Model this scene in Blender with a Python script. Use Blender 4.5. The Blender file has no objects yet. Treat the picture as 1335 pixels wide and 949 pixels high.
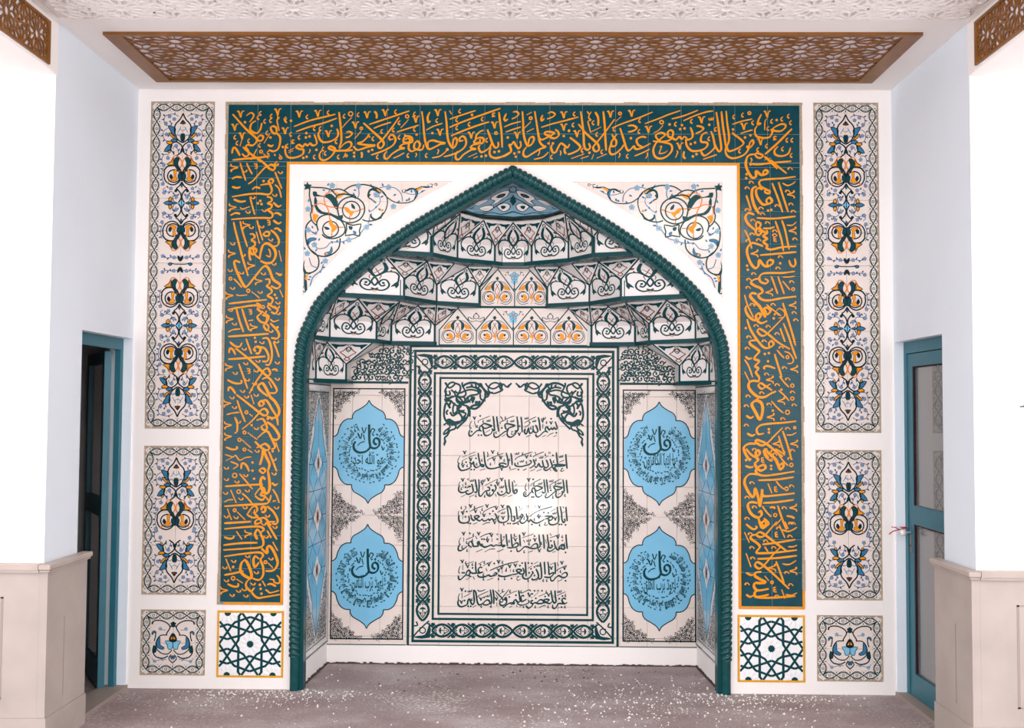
import bpy, bmesh, math, random
from mathutils import Vector, Matrix
from mathutils.geometry import tessellate_polygon

S = bpy.context.scene
COL = S.collection
PI = math.pi
random.seed(7)

# ------------------------------------------------------------------ camera
CAM_X, CAM_Z = 0.0907, 1.69
YAW, PITCH, ROLL, FPX = -0.0137, 0.0432, 0.0057, 1374.1856
_cy, _sy, _cp, _sp, _cr, _sr = (math.cos(YAW), math.sin(YAW), math.cos(PITCH), math.sin(PITCH), math.cos(ROLL), math.sin(ROLL))
FWD = Vector((_sy*_cp, _cy*_cp, _sp))
_r0 = Vector((_cy, -_sy, 0)); _u0 = _r0.cross(FWD)
RIGHT = _r0*_cr + _u0*_sr
UP = -_r0*_sr + _u0*_cr
cam = bpy.data.objects.new('camera', bpy.data.cameras.new('camera'))
cam.data.sensor_width = 36.0
cam.data.lens = FPX/1335*36
cam.data.clip_start = 0.05
R3 = Matrix((RIGHT, UP, -FWD)).transposed()
cam.matrix_world = Matrix.Translation((CAM_X, 0, CAM_Z)) @ R3.to_4x4()
COL.objects.link(cam); S.camera = cam

def P(px, py, Y):
    """a point of the photograph carried onto the vertical plane at depth Y: world (X, Z)"""
    d = FWD + RIGHT*((px-667.5)/FPX) - UP*((py-474.5)/FPX)
    t = Y/d.y
    return (CAM_X+d.x*t, CAM_Z+d.z*t)

# ------------------------------------------------------------------ light
w = bpy.data.worlds.new('world'); S.world = w; w.use_nodes = True
bg = w.node_tree.nodes['Background']
bg.inputs[0].default_value = (0.95, 0.955, 1.0, 1); bg.inputs[1].default_value = 2.3
def area(name, loc, tgt, sx, sy, en, col):
    l = bpy.data.lights.new(name, 'AREA'); l.shape = 'RECTANGLE'; l.size = sx; l.size_y = sy; l.energy = en; l.color = col
    o = bpy.data.objects.new(name, l); o.location = loc
    o.rotation_euler = (Vector(tgt)-Vector(loc)).to_track_quat('-Z', 'Y').to_euler(); COL.objects.link(o); return o
area('hall_fill_light', (0.2, 2.1, 3.6), (0, 6.6, 0.8), 4.4, 0.5, 62, (1.0, 0.955, 0.92))  # added fill light under the ceiling to brighten the mihrab wall
area('added_glint_light', (0.24, -2.9, 0.12), (0.15, 7.0, 1.0), 0.16, 0.13, 45, (1.0, 0.93, 0.84))  # added low light for the glint on the tiles, in place of sunlit floor
S.view_settings.view_transform = 'Standard'; S.view_settings.look = 'None'
S.view_settings.gamma = 1; S.view_settings.use_curve_mapping = False
S.view_settings.exposure = 0.32

# ------------------------------------------------------------------ materials
def s2l(c):
    return tuple(((v/255)/12.92 if v/255 <= 0.04045 else ((v/255+0.055)/1.055)**2.4) for v in c)
def mat(name, rgb, rough=0.5, spec=0.5, coat=0.0, noise=None, bump=None, metal=0.0):
    m = bpy.data.materials.new(name); m.use_nodes = True
    nt = m.node_tree; b = nt.nodes['Principled BSDF']
    c = s2l(rgb)
    b.inputs['Base Color'].default_value = (*c, 1); b.inputs['Roughness'].default_value = rough
    b.inputs['Specular IOR Level'].default_value = spec; b.inputs['Coat Weight'].default_value = coat
    b.inputs['Metallic'].default_value = metal
    tc = nt.nodes.new('ShaderNodeTexCoord')
    if noise:
        sc, amt = noise
        n = nt.nodes.new('ShaderNodeTexNoise'); n.inputs['Scale'].default_value = sc; n.inputs['Detail'].default_value = 6
        nt.links.new(tc.outputs['Object'], n.inputs['Vector'])
        r = nt.nodes.new('ShaderNodeValToRGB')
        r.color_ramp.elements[0].position = 0.3; r.color_ramp.elements[1].position = 0.7
        r.color_ramp.elements[0].color = (*[v*(1-amt) for v in c], 1); r.color_ramp.elements[1].color = (*[min(1, v*(1+amt*0.6)) for v in c], 1)
        nt.links.new(n.outputs['Fac'], r.inputs['Fac']); nt.links.new(r.outputs['Color'], b.inputs['Base Color'])
    if bump:
        sc, st = bump
        n = nt.nodes.new('ShaderNodeTexNoise'); n.inputs['Scale'].default_value = sc; n.inputs['Detail'].default_value = 4
        nt.links.new(tc.outputs['Object'], n.inputs['Vector'])
        bp = nt.nodes.new('ShaderNodeBump'); bp.inputs['Strength'].default_value = st; bp.inputs['Distance'].default_value = 0.01
        nt.links.new(n.outputs['Fac'], bp.inputs['Height']); nt.links.new(bp.outputs['Normal'], b.inputs['Normal'])
    return m
M = {}
M['plaster'] = mat('white_plaster', (246, 241, 238), 0.75, 0.3, noise=(1.3, 0.03), bump=(30, 0.12))
M['plaster_side'] = mat('cool_shaded_plaster', (230, 238, 246), 0.75, 0.3, noise=(1.3, 0.03), bump=(30, 0.12))  # white plaster with the side walls' cool shade put into its colour
M['ivory'] = mat('ivory_glaze', (229, 216, 208), 0.12, 0.3, noise=(9, 0.035), bump=(6, 0.05))
M['cell'] = mat('pale_glaze', (236, 230, 227), 0.26, 0.3, noise=(7, 0.05), bump=(8, 0.06))
M['cream'] = mat('cream_glaze', (228, 214, 196), 0.15, 0.5, noise=(9, 0.03))
M['white'] = mat('white_glaze', (240, 240, 241), 0.15, 0.3)
M['teal'] = mat('teal_glaze', (18, 70, 80), 0.12, 0.28, noise=(11, 0.22), bump=(7, 0.12))
M['rope'] = mat('dark_teal_glaze', (14, 74, 76), 0.16, 0.4, noise=(25, 0.25))
M['dteal'] = mat('deep_teal_ink', (18, 66, 70), 0.2, 0.12)
M['black'] = mat('near_black_ink', (20, 40, 46), 0.2, 0.12)
M['orange'] = mat('orange_glaze', (234, 148, 16), 0.25, 0.2, noise=(30, 0.12))
M['ochre'] = mat('ochre_glaze', (222, 160, 36), 0.25, 0.2, noise=(30, 0.12))
M['rust'] = mat('rust_ink', (128, 62, 36), 0.25, 0.12)
M['orange2'] = mat('soft_orange_ink', (222, 132, 52), 0.25, 0.12)
M['blue'] = mat('mid_blue_ink', (58, 118, 158), 0.2, 0.12)
M['sky'] = mat('sky_blue_glaze', (124, 190, 222), 0.12, 0.3, noise=(6, 0.05), bump=(6, 0.06))
M['capblue'] = mat('dusty_blue_glaze', (134, 172, 192), 0.2, 0.25, noise=(12, 0.08))
M['tan'] = mat('tan_mortar', (178, 160, 136), 0.9, 0.2, noise=(60, 0.2), bump=(80, 0.6))
M['grout'] = mat('pale_grout', (196, 196, 192), 0.9, 0.2)
M['tgrout'] = mat('grey_teal_grout', (116, 146, 150), 0.9, 0.2)
M['wood'] = mat('gilded_brown_wood', (132, 82, 24), 0.4, 0.5, noise=(14, 0.25))
M['backing'] = mat('pale_lilac_backing', (236, 232, 240), 0.8, 0.2)
M['paint'] = mat('teal_door_paint', (38, 106, 122), 0.45, 0.5, noise=(8, 0.1), bump=(25, 0.1))
M['stone'] = mat('beige_travertine', (182, 170, 162), 0.5, 0.4, noise=(5, 0.10), bump=(18, 0.15))
M['stonecap'] = mat('beige_travertine_cap', (186, 172, 163), 0.4, 0.4, noise=(7, 0.10))
M['groove'] = mat('shaded_travertine', (160, 146, 137), 0.6, 0.3)  # darker stone: painted shade of the dado grooves, also colours the thresholds
M['chip'] = mat('plaster_crumbs', (232, 228, 222), 0.9, 0.2)
M['dirt'] = mat('dark_crumbs', (84, 70, 66), 0.9, 0.2)
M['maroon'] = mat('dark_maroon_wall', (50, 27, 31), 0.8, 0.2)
M['metal'] = mat('dull_steel', (120, 116, 108), 0.35, 0.5, metal=0.8)
M['red'] = mat('red_ribbon', (200, 34, 62), 0.6, 0.3)
M['whiteplastic'] = mat('white_plastic', (232, 230, 226), 0.4, 0.5)
M['navy'] = mat('navy_ink', (44, 84, 124), 0.2, 0.12)
M['petal'] = mat('petal_blue_ink', (112, 158, 196), 0.2, 0.12)
M['sticker'] = mat('pale_blue_paper', (196, 214, 232), 0.6, 0.3)
def glass():
    m = bpy.data.materials.new('dusty_glass'); m.use_nodes = True; nt = m.node_tree
    b = nt.nodes['Principled BSDF']; b.inputs['Base Color'].default_value = (0.55, 0.56, 0.55, 1)
    b.inputs['Roughness'].default_value = 0.03; b.inputs['Specular IOR Level'].default_value = 0.9
    b.inputs['Alpha'].default_value = 0.62; b.inputs['Coat Weight'].default_value = 0.6; b.inputs['Coat Roughness'].default_value = 0.02
    n = nt.nodes.new('ShaderNodeTexNoise'); n.inputs['Scale'].default_value = 3
    r = nt.nodes.new('ShaderNodeValToRGB'); r.color_ramp.elements[0].color = (0.22, 0.22, 0.22, 1); r.color_ramp.elements[1].color = (0.34, 0.34, 0.34, 1)
    nt.links.new(n.outputs['Fac'], r.inputs['Fac']); nt.links.new(r.outputs['Color'], b.inputs['Base Color'])
    return m
M['glass'] = glass()
def floor_mat():
    m = bpy.data.materials.new('rough_screed'); m.use_nodes = True; nt = m.node_tree; b = nt.nodes['Principled BSDF']
    tc = nt.nodes.new('ShaderNodeTexCoord')
    mp = nt.nodes.new('ShaderNodeMapping'); mp.inputs['Scale'].default_value = (1, 1.6, 1); nt.links.new(tc.outputs['Object'], mp.inputs['Vector'])
    n = nt.nodes.new('ShaderNodeTexNoise'); n.inputs['Scale'].default_value = 1.7; n.inputs['Detail'].default_value = 9; n.inputs['Roughness'].default_value = 0.62
    nt.links.new(mp.outputs[0], n.inputs['Vector'])
    r = nt.nodes.new('ShaderNodeValToRGB'); e = r.color_ramp.elements
    e[0].position = 0.28; e[0].color = (*s2l((150, 131, 129)), 1); e[1].position = 0.72; e[1].color = (*s2l((196, 185, 185)), 1)
    x = r.color_ramp.elements.new(0.5); x.color = (*s2l((170, 154, 153)), 1)
    nt.links.new(n.outputs['Fac'], r.inputs['Fac'])
    n2 = nt.nodes.new('ShaderNodeTexNoise'); n2.inputs['Scale'].default_value = 60; n2.inputs['Detail'].default_value = 5
    nt.links.new(tc.outputs['Object'], n2.inputs['Vector'])
    mx = nt.nodes.new('ShaderNodeMix'); mx.data_type = 'RGBA'; mx.blend_type = 'OVERLAY'; mx.inputs[0].default_value = 0.45
    nt.links.new(r.outputs['Color'], mx.inputs[6]); nt.links.new(n2.outputs['Fac'], mx.inputs[7])
    n3 = nt.nodes.new('ShaderNodeTexNoise'); n3.inputs['Scale'].default_value = 48; n3.inputs['Detail'].default_value = 3
    nt.links.new(tc.outputs['Object'], n3.inputs['Vector'])
    n4 = nt.nodes.new('ShaderNodeTexNoise'); n4.inputs['Scale'].default_value = 1.1
    nt.links.new(tc.outputs['Object'], n4.inputs['Vector'])
    mu = nt.nodes.new('ShaderNodeMath'); mu.operation = 'MULTIPLY'; nt.links.new(n3.outputs['Fac'], mu.inputs[0]); nt.links.new(n4.outputs['Fac'], mu.inputs[1])
    r2 = nt.nodes.new('ShaderNodeValToRGB'); r2.color_ramp.elements[0].position = 0.345; r2.color_ramp.elements[1].position = 0.40
    nt.links.new(mu.outputs[0], r2.inputs['Fac'])
    mx2 = nt.nodes.new('ShaderNodeMix'); mx2.data_type = 'RGBA'; mx2.inputs[7].default_value = (*s2l((214, 206, 200)), 1)
    nt.links.new(r2.outputs['Color'], mx2.inputs[0]); nt.links.new(mx.outputs[2], mx2.inputs[6])
    nt.links.new(mx2.outputs[2], b.inputs['Base Color'])
    b.inputs['Roughness'].default_value = 0.85; b.inputs['Specular IOR Level'].default_value = 0.25
    bp = nt.nodes.new('ShaderNodeBump'); bp.inputs['Strength'].default_value = 0.5; bp.inputs['Distance'].default_value = 0.01
    nt.links.new(n2.outputs['Fac'], bp.inputs['Height']); nt.links.new(bp.outputs['Normal'], b.inputs['Normal'])
    return m
M['floor'] = floor_mat()

# ------------------------------------------------------------------ object helpers
def empty(name, label=None, cat=None, loc=(0, 0, 0), group=None, kind=None):
    o = bpy.data.objects.new(name, None); COL.objects.link(o); o.location = loc
    o.empty_display_size = 0.1
    tag(o, label, cat, group, kind); return o
def tag(o, label=None, cat=None, group=None, kind=None):
    if label: o['label'] = label
    if cat: o['category'] = cat
    if group: o['group'] = group
    if kind: o['kind'] = kind
    return o
def mesh_obj(name, verts, faces, mats, parent=None, mi=None, smooth=False):
    me = bpy.data.meshes.new(name); me.from_pydata([tuple(v) for v in verts], [], faces)
    for m in (mats if isinstance(mats, (list, tuple)) else [mats]): me.materials.append(M[m] if isinstance(m, str) else m)
    if mi:
        for p, k in zip(me.polygons, mi): p.material_index = k
    if smooth:
        for p in me.polygons: p.use_smooth = True
    me.update()
    o = bpy.data.objects.new(name, me); COL.objects.link(o)
    if parent is not None:
        o.parent = parent
        o.matrix_parent_inverse = Matrix.Translation(parent.location).inverted() if parent.parent is None else Matrix()
    return o
class MB:
    def __init__(s): s.v = []; s.f = []
    def box(s, x0, x1, y0, y1, z0, z1):
        b = len(s.v)
        s.v += [(x, y, z) for z in (z0, z1) for y in (y0, y1) for x in (x0, x1)]
        s.f += [tuple(b+i for i in q) for q in ((0, 2, 3, 1), (4, 5, 7, 6), (0, 1, 5, 4), (2, 6, 7, 3), (0, 4, 6, 2), (1, 3, 7, 5))]
        return s
    def bar(s, a, b, wd, nrm, th):
        """a thin rectangular bar from a to b; width wd across, thickness th along nrm"""
        a = Vector(a); b = Vector(b); d = (b-a).normalized(); nrm = Vector(nrm).normalized()
        sd = d.cross(nrm).normalized()*wd/2; n = nrm*th
        k = len(s.v)
        for p in (a, b): s.v += [tuple(p-sd), tuple(p+sd), tuple(p+sd+n), tuple(p-sd+n)]
        s.f += [tuple(k+i for i in q) for q in ((0, 1, 2, 3), (4, 7, 6, 5), (0, 4, 5, 1), (1, 5, 6, 2), (2, 6, 7, 3), (3, 7, 4, 0))]
        return s
    def quad(s, *p):
        k = len(s.v); s.v += [tuple(q) for q in p]; s.f.append(tuple(range(k, k+len(p)))); return s
    def build(s, name, m, parent=None, smooth=False):
        return mesh_obj(name, s.v, s.f, m, parent, smooth=smooth)
def box(name, m, x0, x1, y0, y1, z0, z1, parent=None): return MB().box(min(x0, x1), max(x0, x1), min(y0, y1), max(y0, y1), z0, z1).build(name, m, parent)
_tm = {}
def tile_mesh(wd, ht, th, mk, bev=0.003):
    k = (round(wd, 4), round(ht, 4), th, mk)
    if k in _tm: return _tm[k]
    v = []; b = bev
    for (ix, y) in ((0, th), (0, b), (b, 0)):
        v += [(ix-wd/2, y, ix-ht/2), (wd/2-ix, y, ix-ht/2), (wd/2-ix, y, ht/2-ix), (ix-wd/2, y, ht/2-ix)]
    f = []
    for r in (0, 4):
        for i in range(4): j = (i+1) % 4; f.append((r+i, r+j, r+4+j, r+4+i))
    f.append((8, 9, 10, 11))
    me = bpy.data.meshes.new('tile'); me.from_pydata(v, [], f); me.materials.append(M[mk]); me.update()
    _tm[k] = me; return me
def tiles(parent, xs, zs, Y, mk, th=0.008, gap=0.003, tilt=0.0012, keep=None, frame=None, name='tile'):
    """one object per tile; face plane at Y (towards the camera, -Y). frame: 4x4 for tilted walls"""
    rnd = random.Random(len(xs)*31+len(zs))
    for i in range(len(xs)-1):
        for j in range(len(zs)-1):
            x0, x1 = sorted((xs[i], xs[i+1])); z0, z1 = sorted((zs[j], zs[j+1]))
            if keep and not keep((x0+x1)/2, (z0+z1)/2): continue
            if x1-x0 < 0.008 or z1-z0 < 0.008: continue
            o = bpy.data.objects.new(name, tile_mesh(x1-x0-gap, z1-z0-gap, th, mk)); COL.objects.link(o); o.parent = parent
            pl = Matrix.Translation(parent.location).inverted() if parent.parent is None else Matrix()
            L = Matrix.Translation(((x0+x1)/2, Y+rnd.uniform(-.0004, .0004), (z0+z1)/2)) @ Matrix.Rotation(rnd.uniform(-tilt, tilt)*2, 4, 'X') @ Matrix.Rotation(rnd.uniform(-tilt, tilt)*2, 4, 'Z')
            if frame is not None: L = frame @ L
            o.matrix_parent_inverse = pl; o.matrix_basis = L
def steps(a, b, st):
    """cut marks from a to b every st"""
    o = [a]; s = 1 if b > a else -1
    while (b-(o[-1]+s*st))*s > 0.012: o.append(o[-1]+s*st)
    o.append(b); return o

# ------------------------------------------------------------------ 2-D drawing kit (flat print and relief lettering)
def crm(pts, n=5, closed=False):
    pts = [tuple(p) for p in pts]
    if len(pts) < 3: return pts
    out = []; L = len(pts)
    rng = range(L) if closed else range(L-1)
    for i in rng:
        if closed: p0, p1, p2, p3 = pts[i-1], pts[i], pts[(i+1) % L], pts[(i+2) % L]
        else: p0, p1, p2, p3 = pts[max(i-1, 0)], pts[i], pts[i+1], pts[min(i+2, L-1)]
        for k in range(n):
            t = k/n; a = 0.5*t
            out.append(tuple(0.5*((2*p1[c])+(-p0[c]+p2[c])*t+(2*p0[c]-5*p1[c]+4*p2[c]-p3[c])*t*t+(-p0[c]+3*p1[c]-3*p2[c]+p3[c])*t**3) for c in (0, 1)))
    if not closed: out.append(pts[-1])
    return out
class Ink:
    def __init__(s): s.p = []          # (colour, layer, verts2d, faces)
    def line(s, pts, wd, col='dteal', layer=1, smooth=True, taper=0.0, closed=False, n=4, nib=None):
        q = crm(pts, n, closed) if smooth else list(pts)
        if closed: q = q+[q[0]] if q[0] != q[-1] else q
        L = len(q)
        if L < 2: return s
        v = []
        for i, p in enumerate(q):
            a = q[max(i-1, 0)]; b = q[min(i+1, L-1)]
            if closed and i in (0, L-1): a = q[-2]; b = q[1]
            dx, dy = b[0]-a[0], b[1]-a[1]; l = math.hypot(dx, dy) or 1
            k = 1.0
            if not smooth and 0 < i < L-1 or (closed and not smooth):
                a1 = (p[0]-a[0], p[1]-a[1]); l1 = math.hypot(*a1) or 1
                c = abs((a1[0]*dx+a1[1]*dy)/(l1*l)); k = 1/max(c, 0.5)
            t = i/(L-1); ww = wd
            if taper: ww *= (1-taper) + taper*min(1, 5*min(t, (1-t)*1.0)+0.12)
            if nib is not None: ww *= 0.62+0.38*abs(math.sin(math.atan2(dy, dx)-nib))
            nx, ny = -dy/l*ww/2*k, dx/l*ww/2*k
            v += [(p[0]+nx, p[1]+ny), (p[0]-nx, p[1]-ny)]
        s.p.append((col, layer, v, [(2*i, 2*i+1, 2*i+3, 2*i+2) for i in range(L-1)])); return s
    def fill(s, pts, col='dteal', layer=0, smooth=True, n=3):
        q = crm(pts, n, True) if smooth else list(pts)
        tr = tessellate_polygon([[Vector((x, y, 0)) for x, y in q]])
        s.p.append((col, layer, q, [tuple(t) for t in tr])); return s
    def disc(s, x, y, r, col='dteal', layer=1, n=8, rot=0):
        s.p.append((col, layer, [(x+r*math.cos(rot+2*PI*i/n), y+r*math.sin(rot+2*PI*i/n)) for i in range(n)], [tuple(range(n))])); return s
    def ring(s, x, y, r, wd, col='dteal', layer=1, n=12):
        return s.line([(x+r*math.cos(2*PI*i/n), y+r*math.sin(2*PI*i/n)) for i in range(n)], wd, col, layer, closed=True, n=2)
    def leaf(s, x, y, ln, wd, ang, col='dteal', layer=1):
        c, d = math.cos(ang), math.sin(ang)
        q = [(0, 0), (ln*.3, wd*.5), (ln*.65, wd*.38), (ln, 0), (ln*.65, -wd*.38), (ln*.3, -wd*.5)]
        s.p.append((col, layer, [(x+a*c-b*d, y+a*d+b*c) for a, b in q], [tuple(range(6))])); return s
    def curl(s, x, y, r, a0, turns, wd, col='dteal', layer=1, sgn=1, r1=0.25):
        n = max(6, int(abs(turns)*9)); pts = []
        for i in range(n+1):
            t = i/n; rr = r*(1-t*(1-r1)); a = a0+sgn*turns*2*PI*t
            pts.append((x+rr*math.cos(a), y+rr*math.sin(a)))
        s.line(pts, wd, col, layer, taper=0.3, n=2); s.disc(*pts[-1], wd*0.95, col, layer, 6); return s
    def flower(s, x, y, r, layer=1, pet='sky', mid='orange2', edge='blue'):
        for i in range(5):
            a = 2*PI*i/5+PI/2; s.disc(x+r*.62*math.cos(a), y+r*.62*math.sin(a), r*.46, edge, layer, 7); s.disc(x+r*.62*math.cos(a), y+r*.62*math.sin(a), r*.34, pet, layer+1, 6)
        s.disc(x, y, r*.3, mid, layer+2, 7); return s
    def add(s, o, fn):
        """fold another drawing in through a 2-D transform"""
        for c, l, v, f in o.p: s.p.append((c, l, [fn(*q) for q in v], f))
        return s
    def mirror(s, cx=0.0):
        s.p += [(c, l, [(2*cx-x, y) for x, y in v], [tuple(reversed(q)) for q in f]) for c, l, v, f in list(s.p)]; return s
    def build(s, name, fn, parent, base=0.0012, dl=0.0003, relief=None):
        """fn(u, v, h) -> 3-D point, h metres in front of the surface"""
        cols = sorted({q[0] for q in s.p}); V = []; F = []; mi = []
        for n_, (c, l, v, f) in enumerate(s.p):
            b = len(V); h = base+dl*l
            V += [fn(x, y, h+(n_ % 29)*6e-6+k_*1.5e-6) for k_, (x, y) in enumerate(v)]
            for q in f: F.append(tuple(b+i for i in q)); mi.append(cols.index(c))
        if not V: return None
        return mesh_obj(name, V, F, cols, parent, mi)
def nums(t):
    v = [float(q) for q in t.split()]; return list(zip(v[::2], v[1::2]))
def onY(Y, ox=0.0, oz=0.0, sc=1.0):
    return lambda u, v, h: (ox+u*sc, Y-h, oz+v*sc)
# ------------------------------------------------------------------ Arabic lettering
FORMS = {'ا': 'FE8D FE8E', 'ب': 'FE8F FE90 FE91 FE92', 'ة': 'FE93 FE94', 'ت': 'FE95 FE96 FE97 FE98', 'ث': 'FE99 FE9A FE9B FE9C', 'ج': 'FE9D FE9E FE9F FEA0',
 'ح': 'FEA1 FEA2 FEA3 FEA4', 'خ': 'FEA5 FEA6 FEA7 FEA8', 'د': 'FEA9 FEAA', 'ذ': 'FEAB FEAC', 'ر': 'FEAD FEAE', 'ز': 'FEAF FEB0', 'س': 'FEB1 FEB2 FEB3 FEB4',
 'ش': 'FEB5 FEB6 FEB7 FEB8', 'ص': 'FEB9 FEBA FEBB FEBC', 'ض': 'FEBD FEBE FEBF FEC0', 'ط': 'FEC1 FEC2 FEC3 FEC4', 'ع': 'FEC9 FECA FECB FECC', 'غ': 'FECD FECE FECF FED0',
 'ف': 'FED1 FED2 FED3 FED4', 'ق': 'FED5 FED6 FED7 FED8', 'ك': 'FED9 FEDA FEDB FEDC', 'ل': 'FEDD FEDE FEDF FEE0', 'م': 'FEE1 FEE2 FEE3 FEE4', 'ن': 'FEE5 FEE6 FEE7 FEE8',
 'ه': 'FEE9 FEEA FEEB FEEC', 'و': 'FEED FEEE', 'ي': 'FEF1 FEF2 FEF3 FEF4', 'لا': 'FEFB FEFC', 'الله': 'FDF2'}
def shape(t):
    out = []
    for wd in t.split(' '):
        L = []; i = 0
        while i < len(wd):
            if wd == 'الله': L.append(wd); i += 4
            elif wd[i:i+2] == 'لا': L.append('لا'); i += 2
            else: L.append(wd[i]); i += 1
        s = ''; joined = False
        for k, ch in enumerate(L):
            fm = [chr(int(q, 16)) for q in FORMS[ch].split()]
            nxt = len(fm) == 4 and k+1 < len(L)
            s += fm[0] if len(fm) == 1 else fm[1] if joined and not nxt else fm[3] if joined and nxt else fm[2] if nxt else fm[0]
            joined = nxt
        out.append(s)
    return ' '.join(out)[::-1]
def text2d(t, off=0.0):
    """outline of a line of writing as flat 2-D triangles scaled to x 0..1, y 0..1"""
    c = bpy.data.curves.new('writing', 'FONT'); c.body = shape(t); c.resolution_u = 3; c.offset = off
    o = bpy.data.objects.new('writing', c); COL.objects.link(o)
    dg = bpy.context.evaluated_depsgraph_get(); me = bpy.data.meshes.new_from_object(o.evaluated_get(dg))
    v = [(p.co.x, p.co.y) for p in me.vertices]; f = [tuple(p.vertices) for p in me.polygons if p.normal.z > -2]
    bpy.data.objects.remove(o); bpy.data.curves.remove(c); bpy.data.meshes.remove(me)
    x0 = min(p[0] for p in v); x1 = max(p[0] for p in v); y0 = min(p[1] for p in v); y1 = max(p[1] for p in v)
    return [((x-x0)/(x1-x0), (y-y0)/(y1-y0)) for x, y in v], f, (x1-x0)/(y1-y0)
def ink_text(ink, t, x0, x1, y0, y1, col='dteal', layer=1, off=0.0, lean=0.0):
    v, f, _ = text2d(t, off)
    ink.p.append((col, layer, [(x0+(x1-x0)*a+lean*(y1-y0)*b, y0+(y1-y0)*b) for a, b in v], f)); return ink

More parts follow.
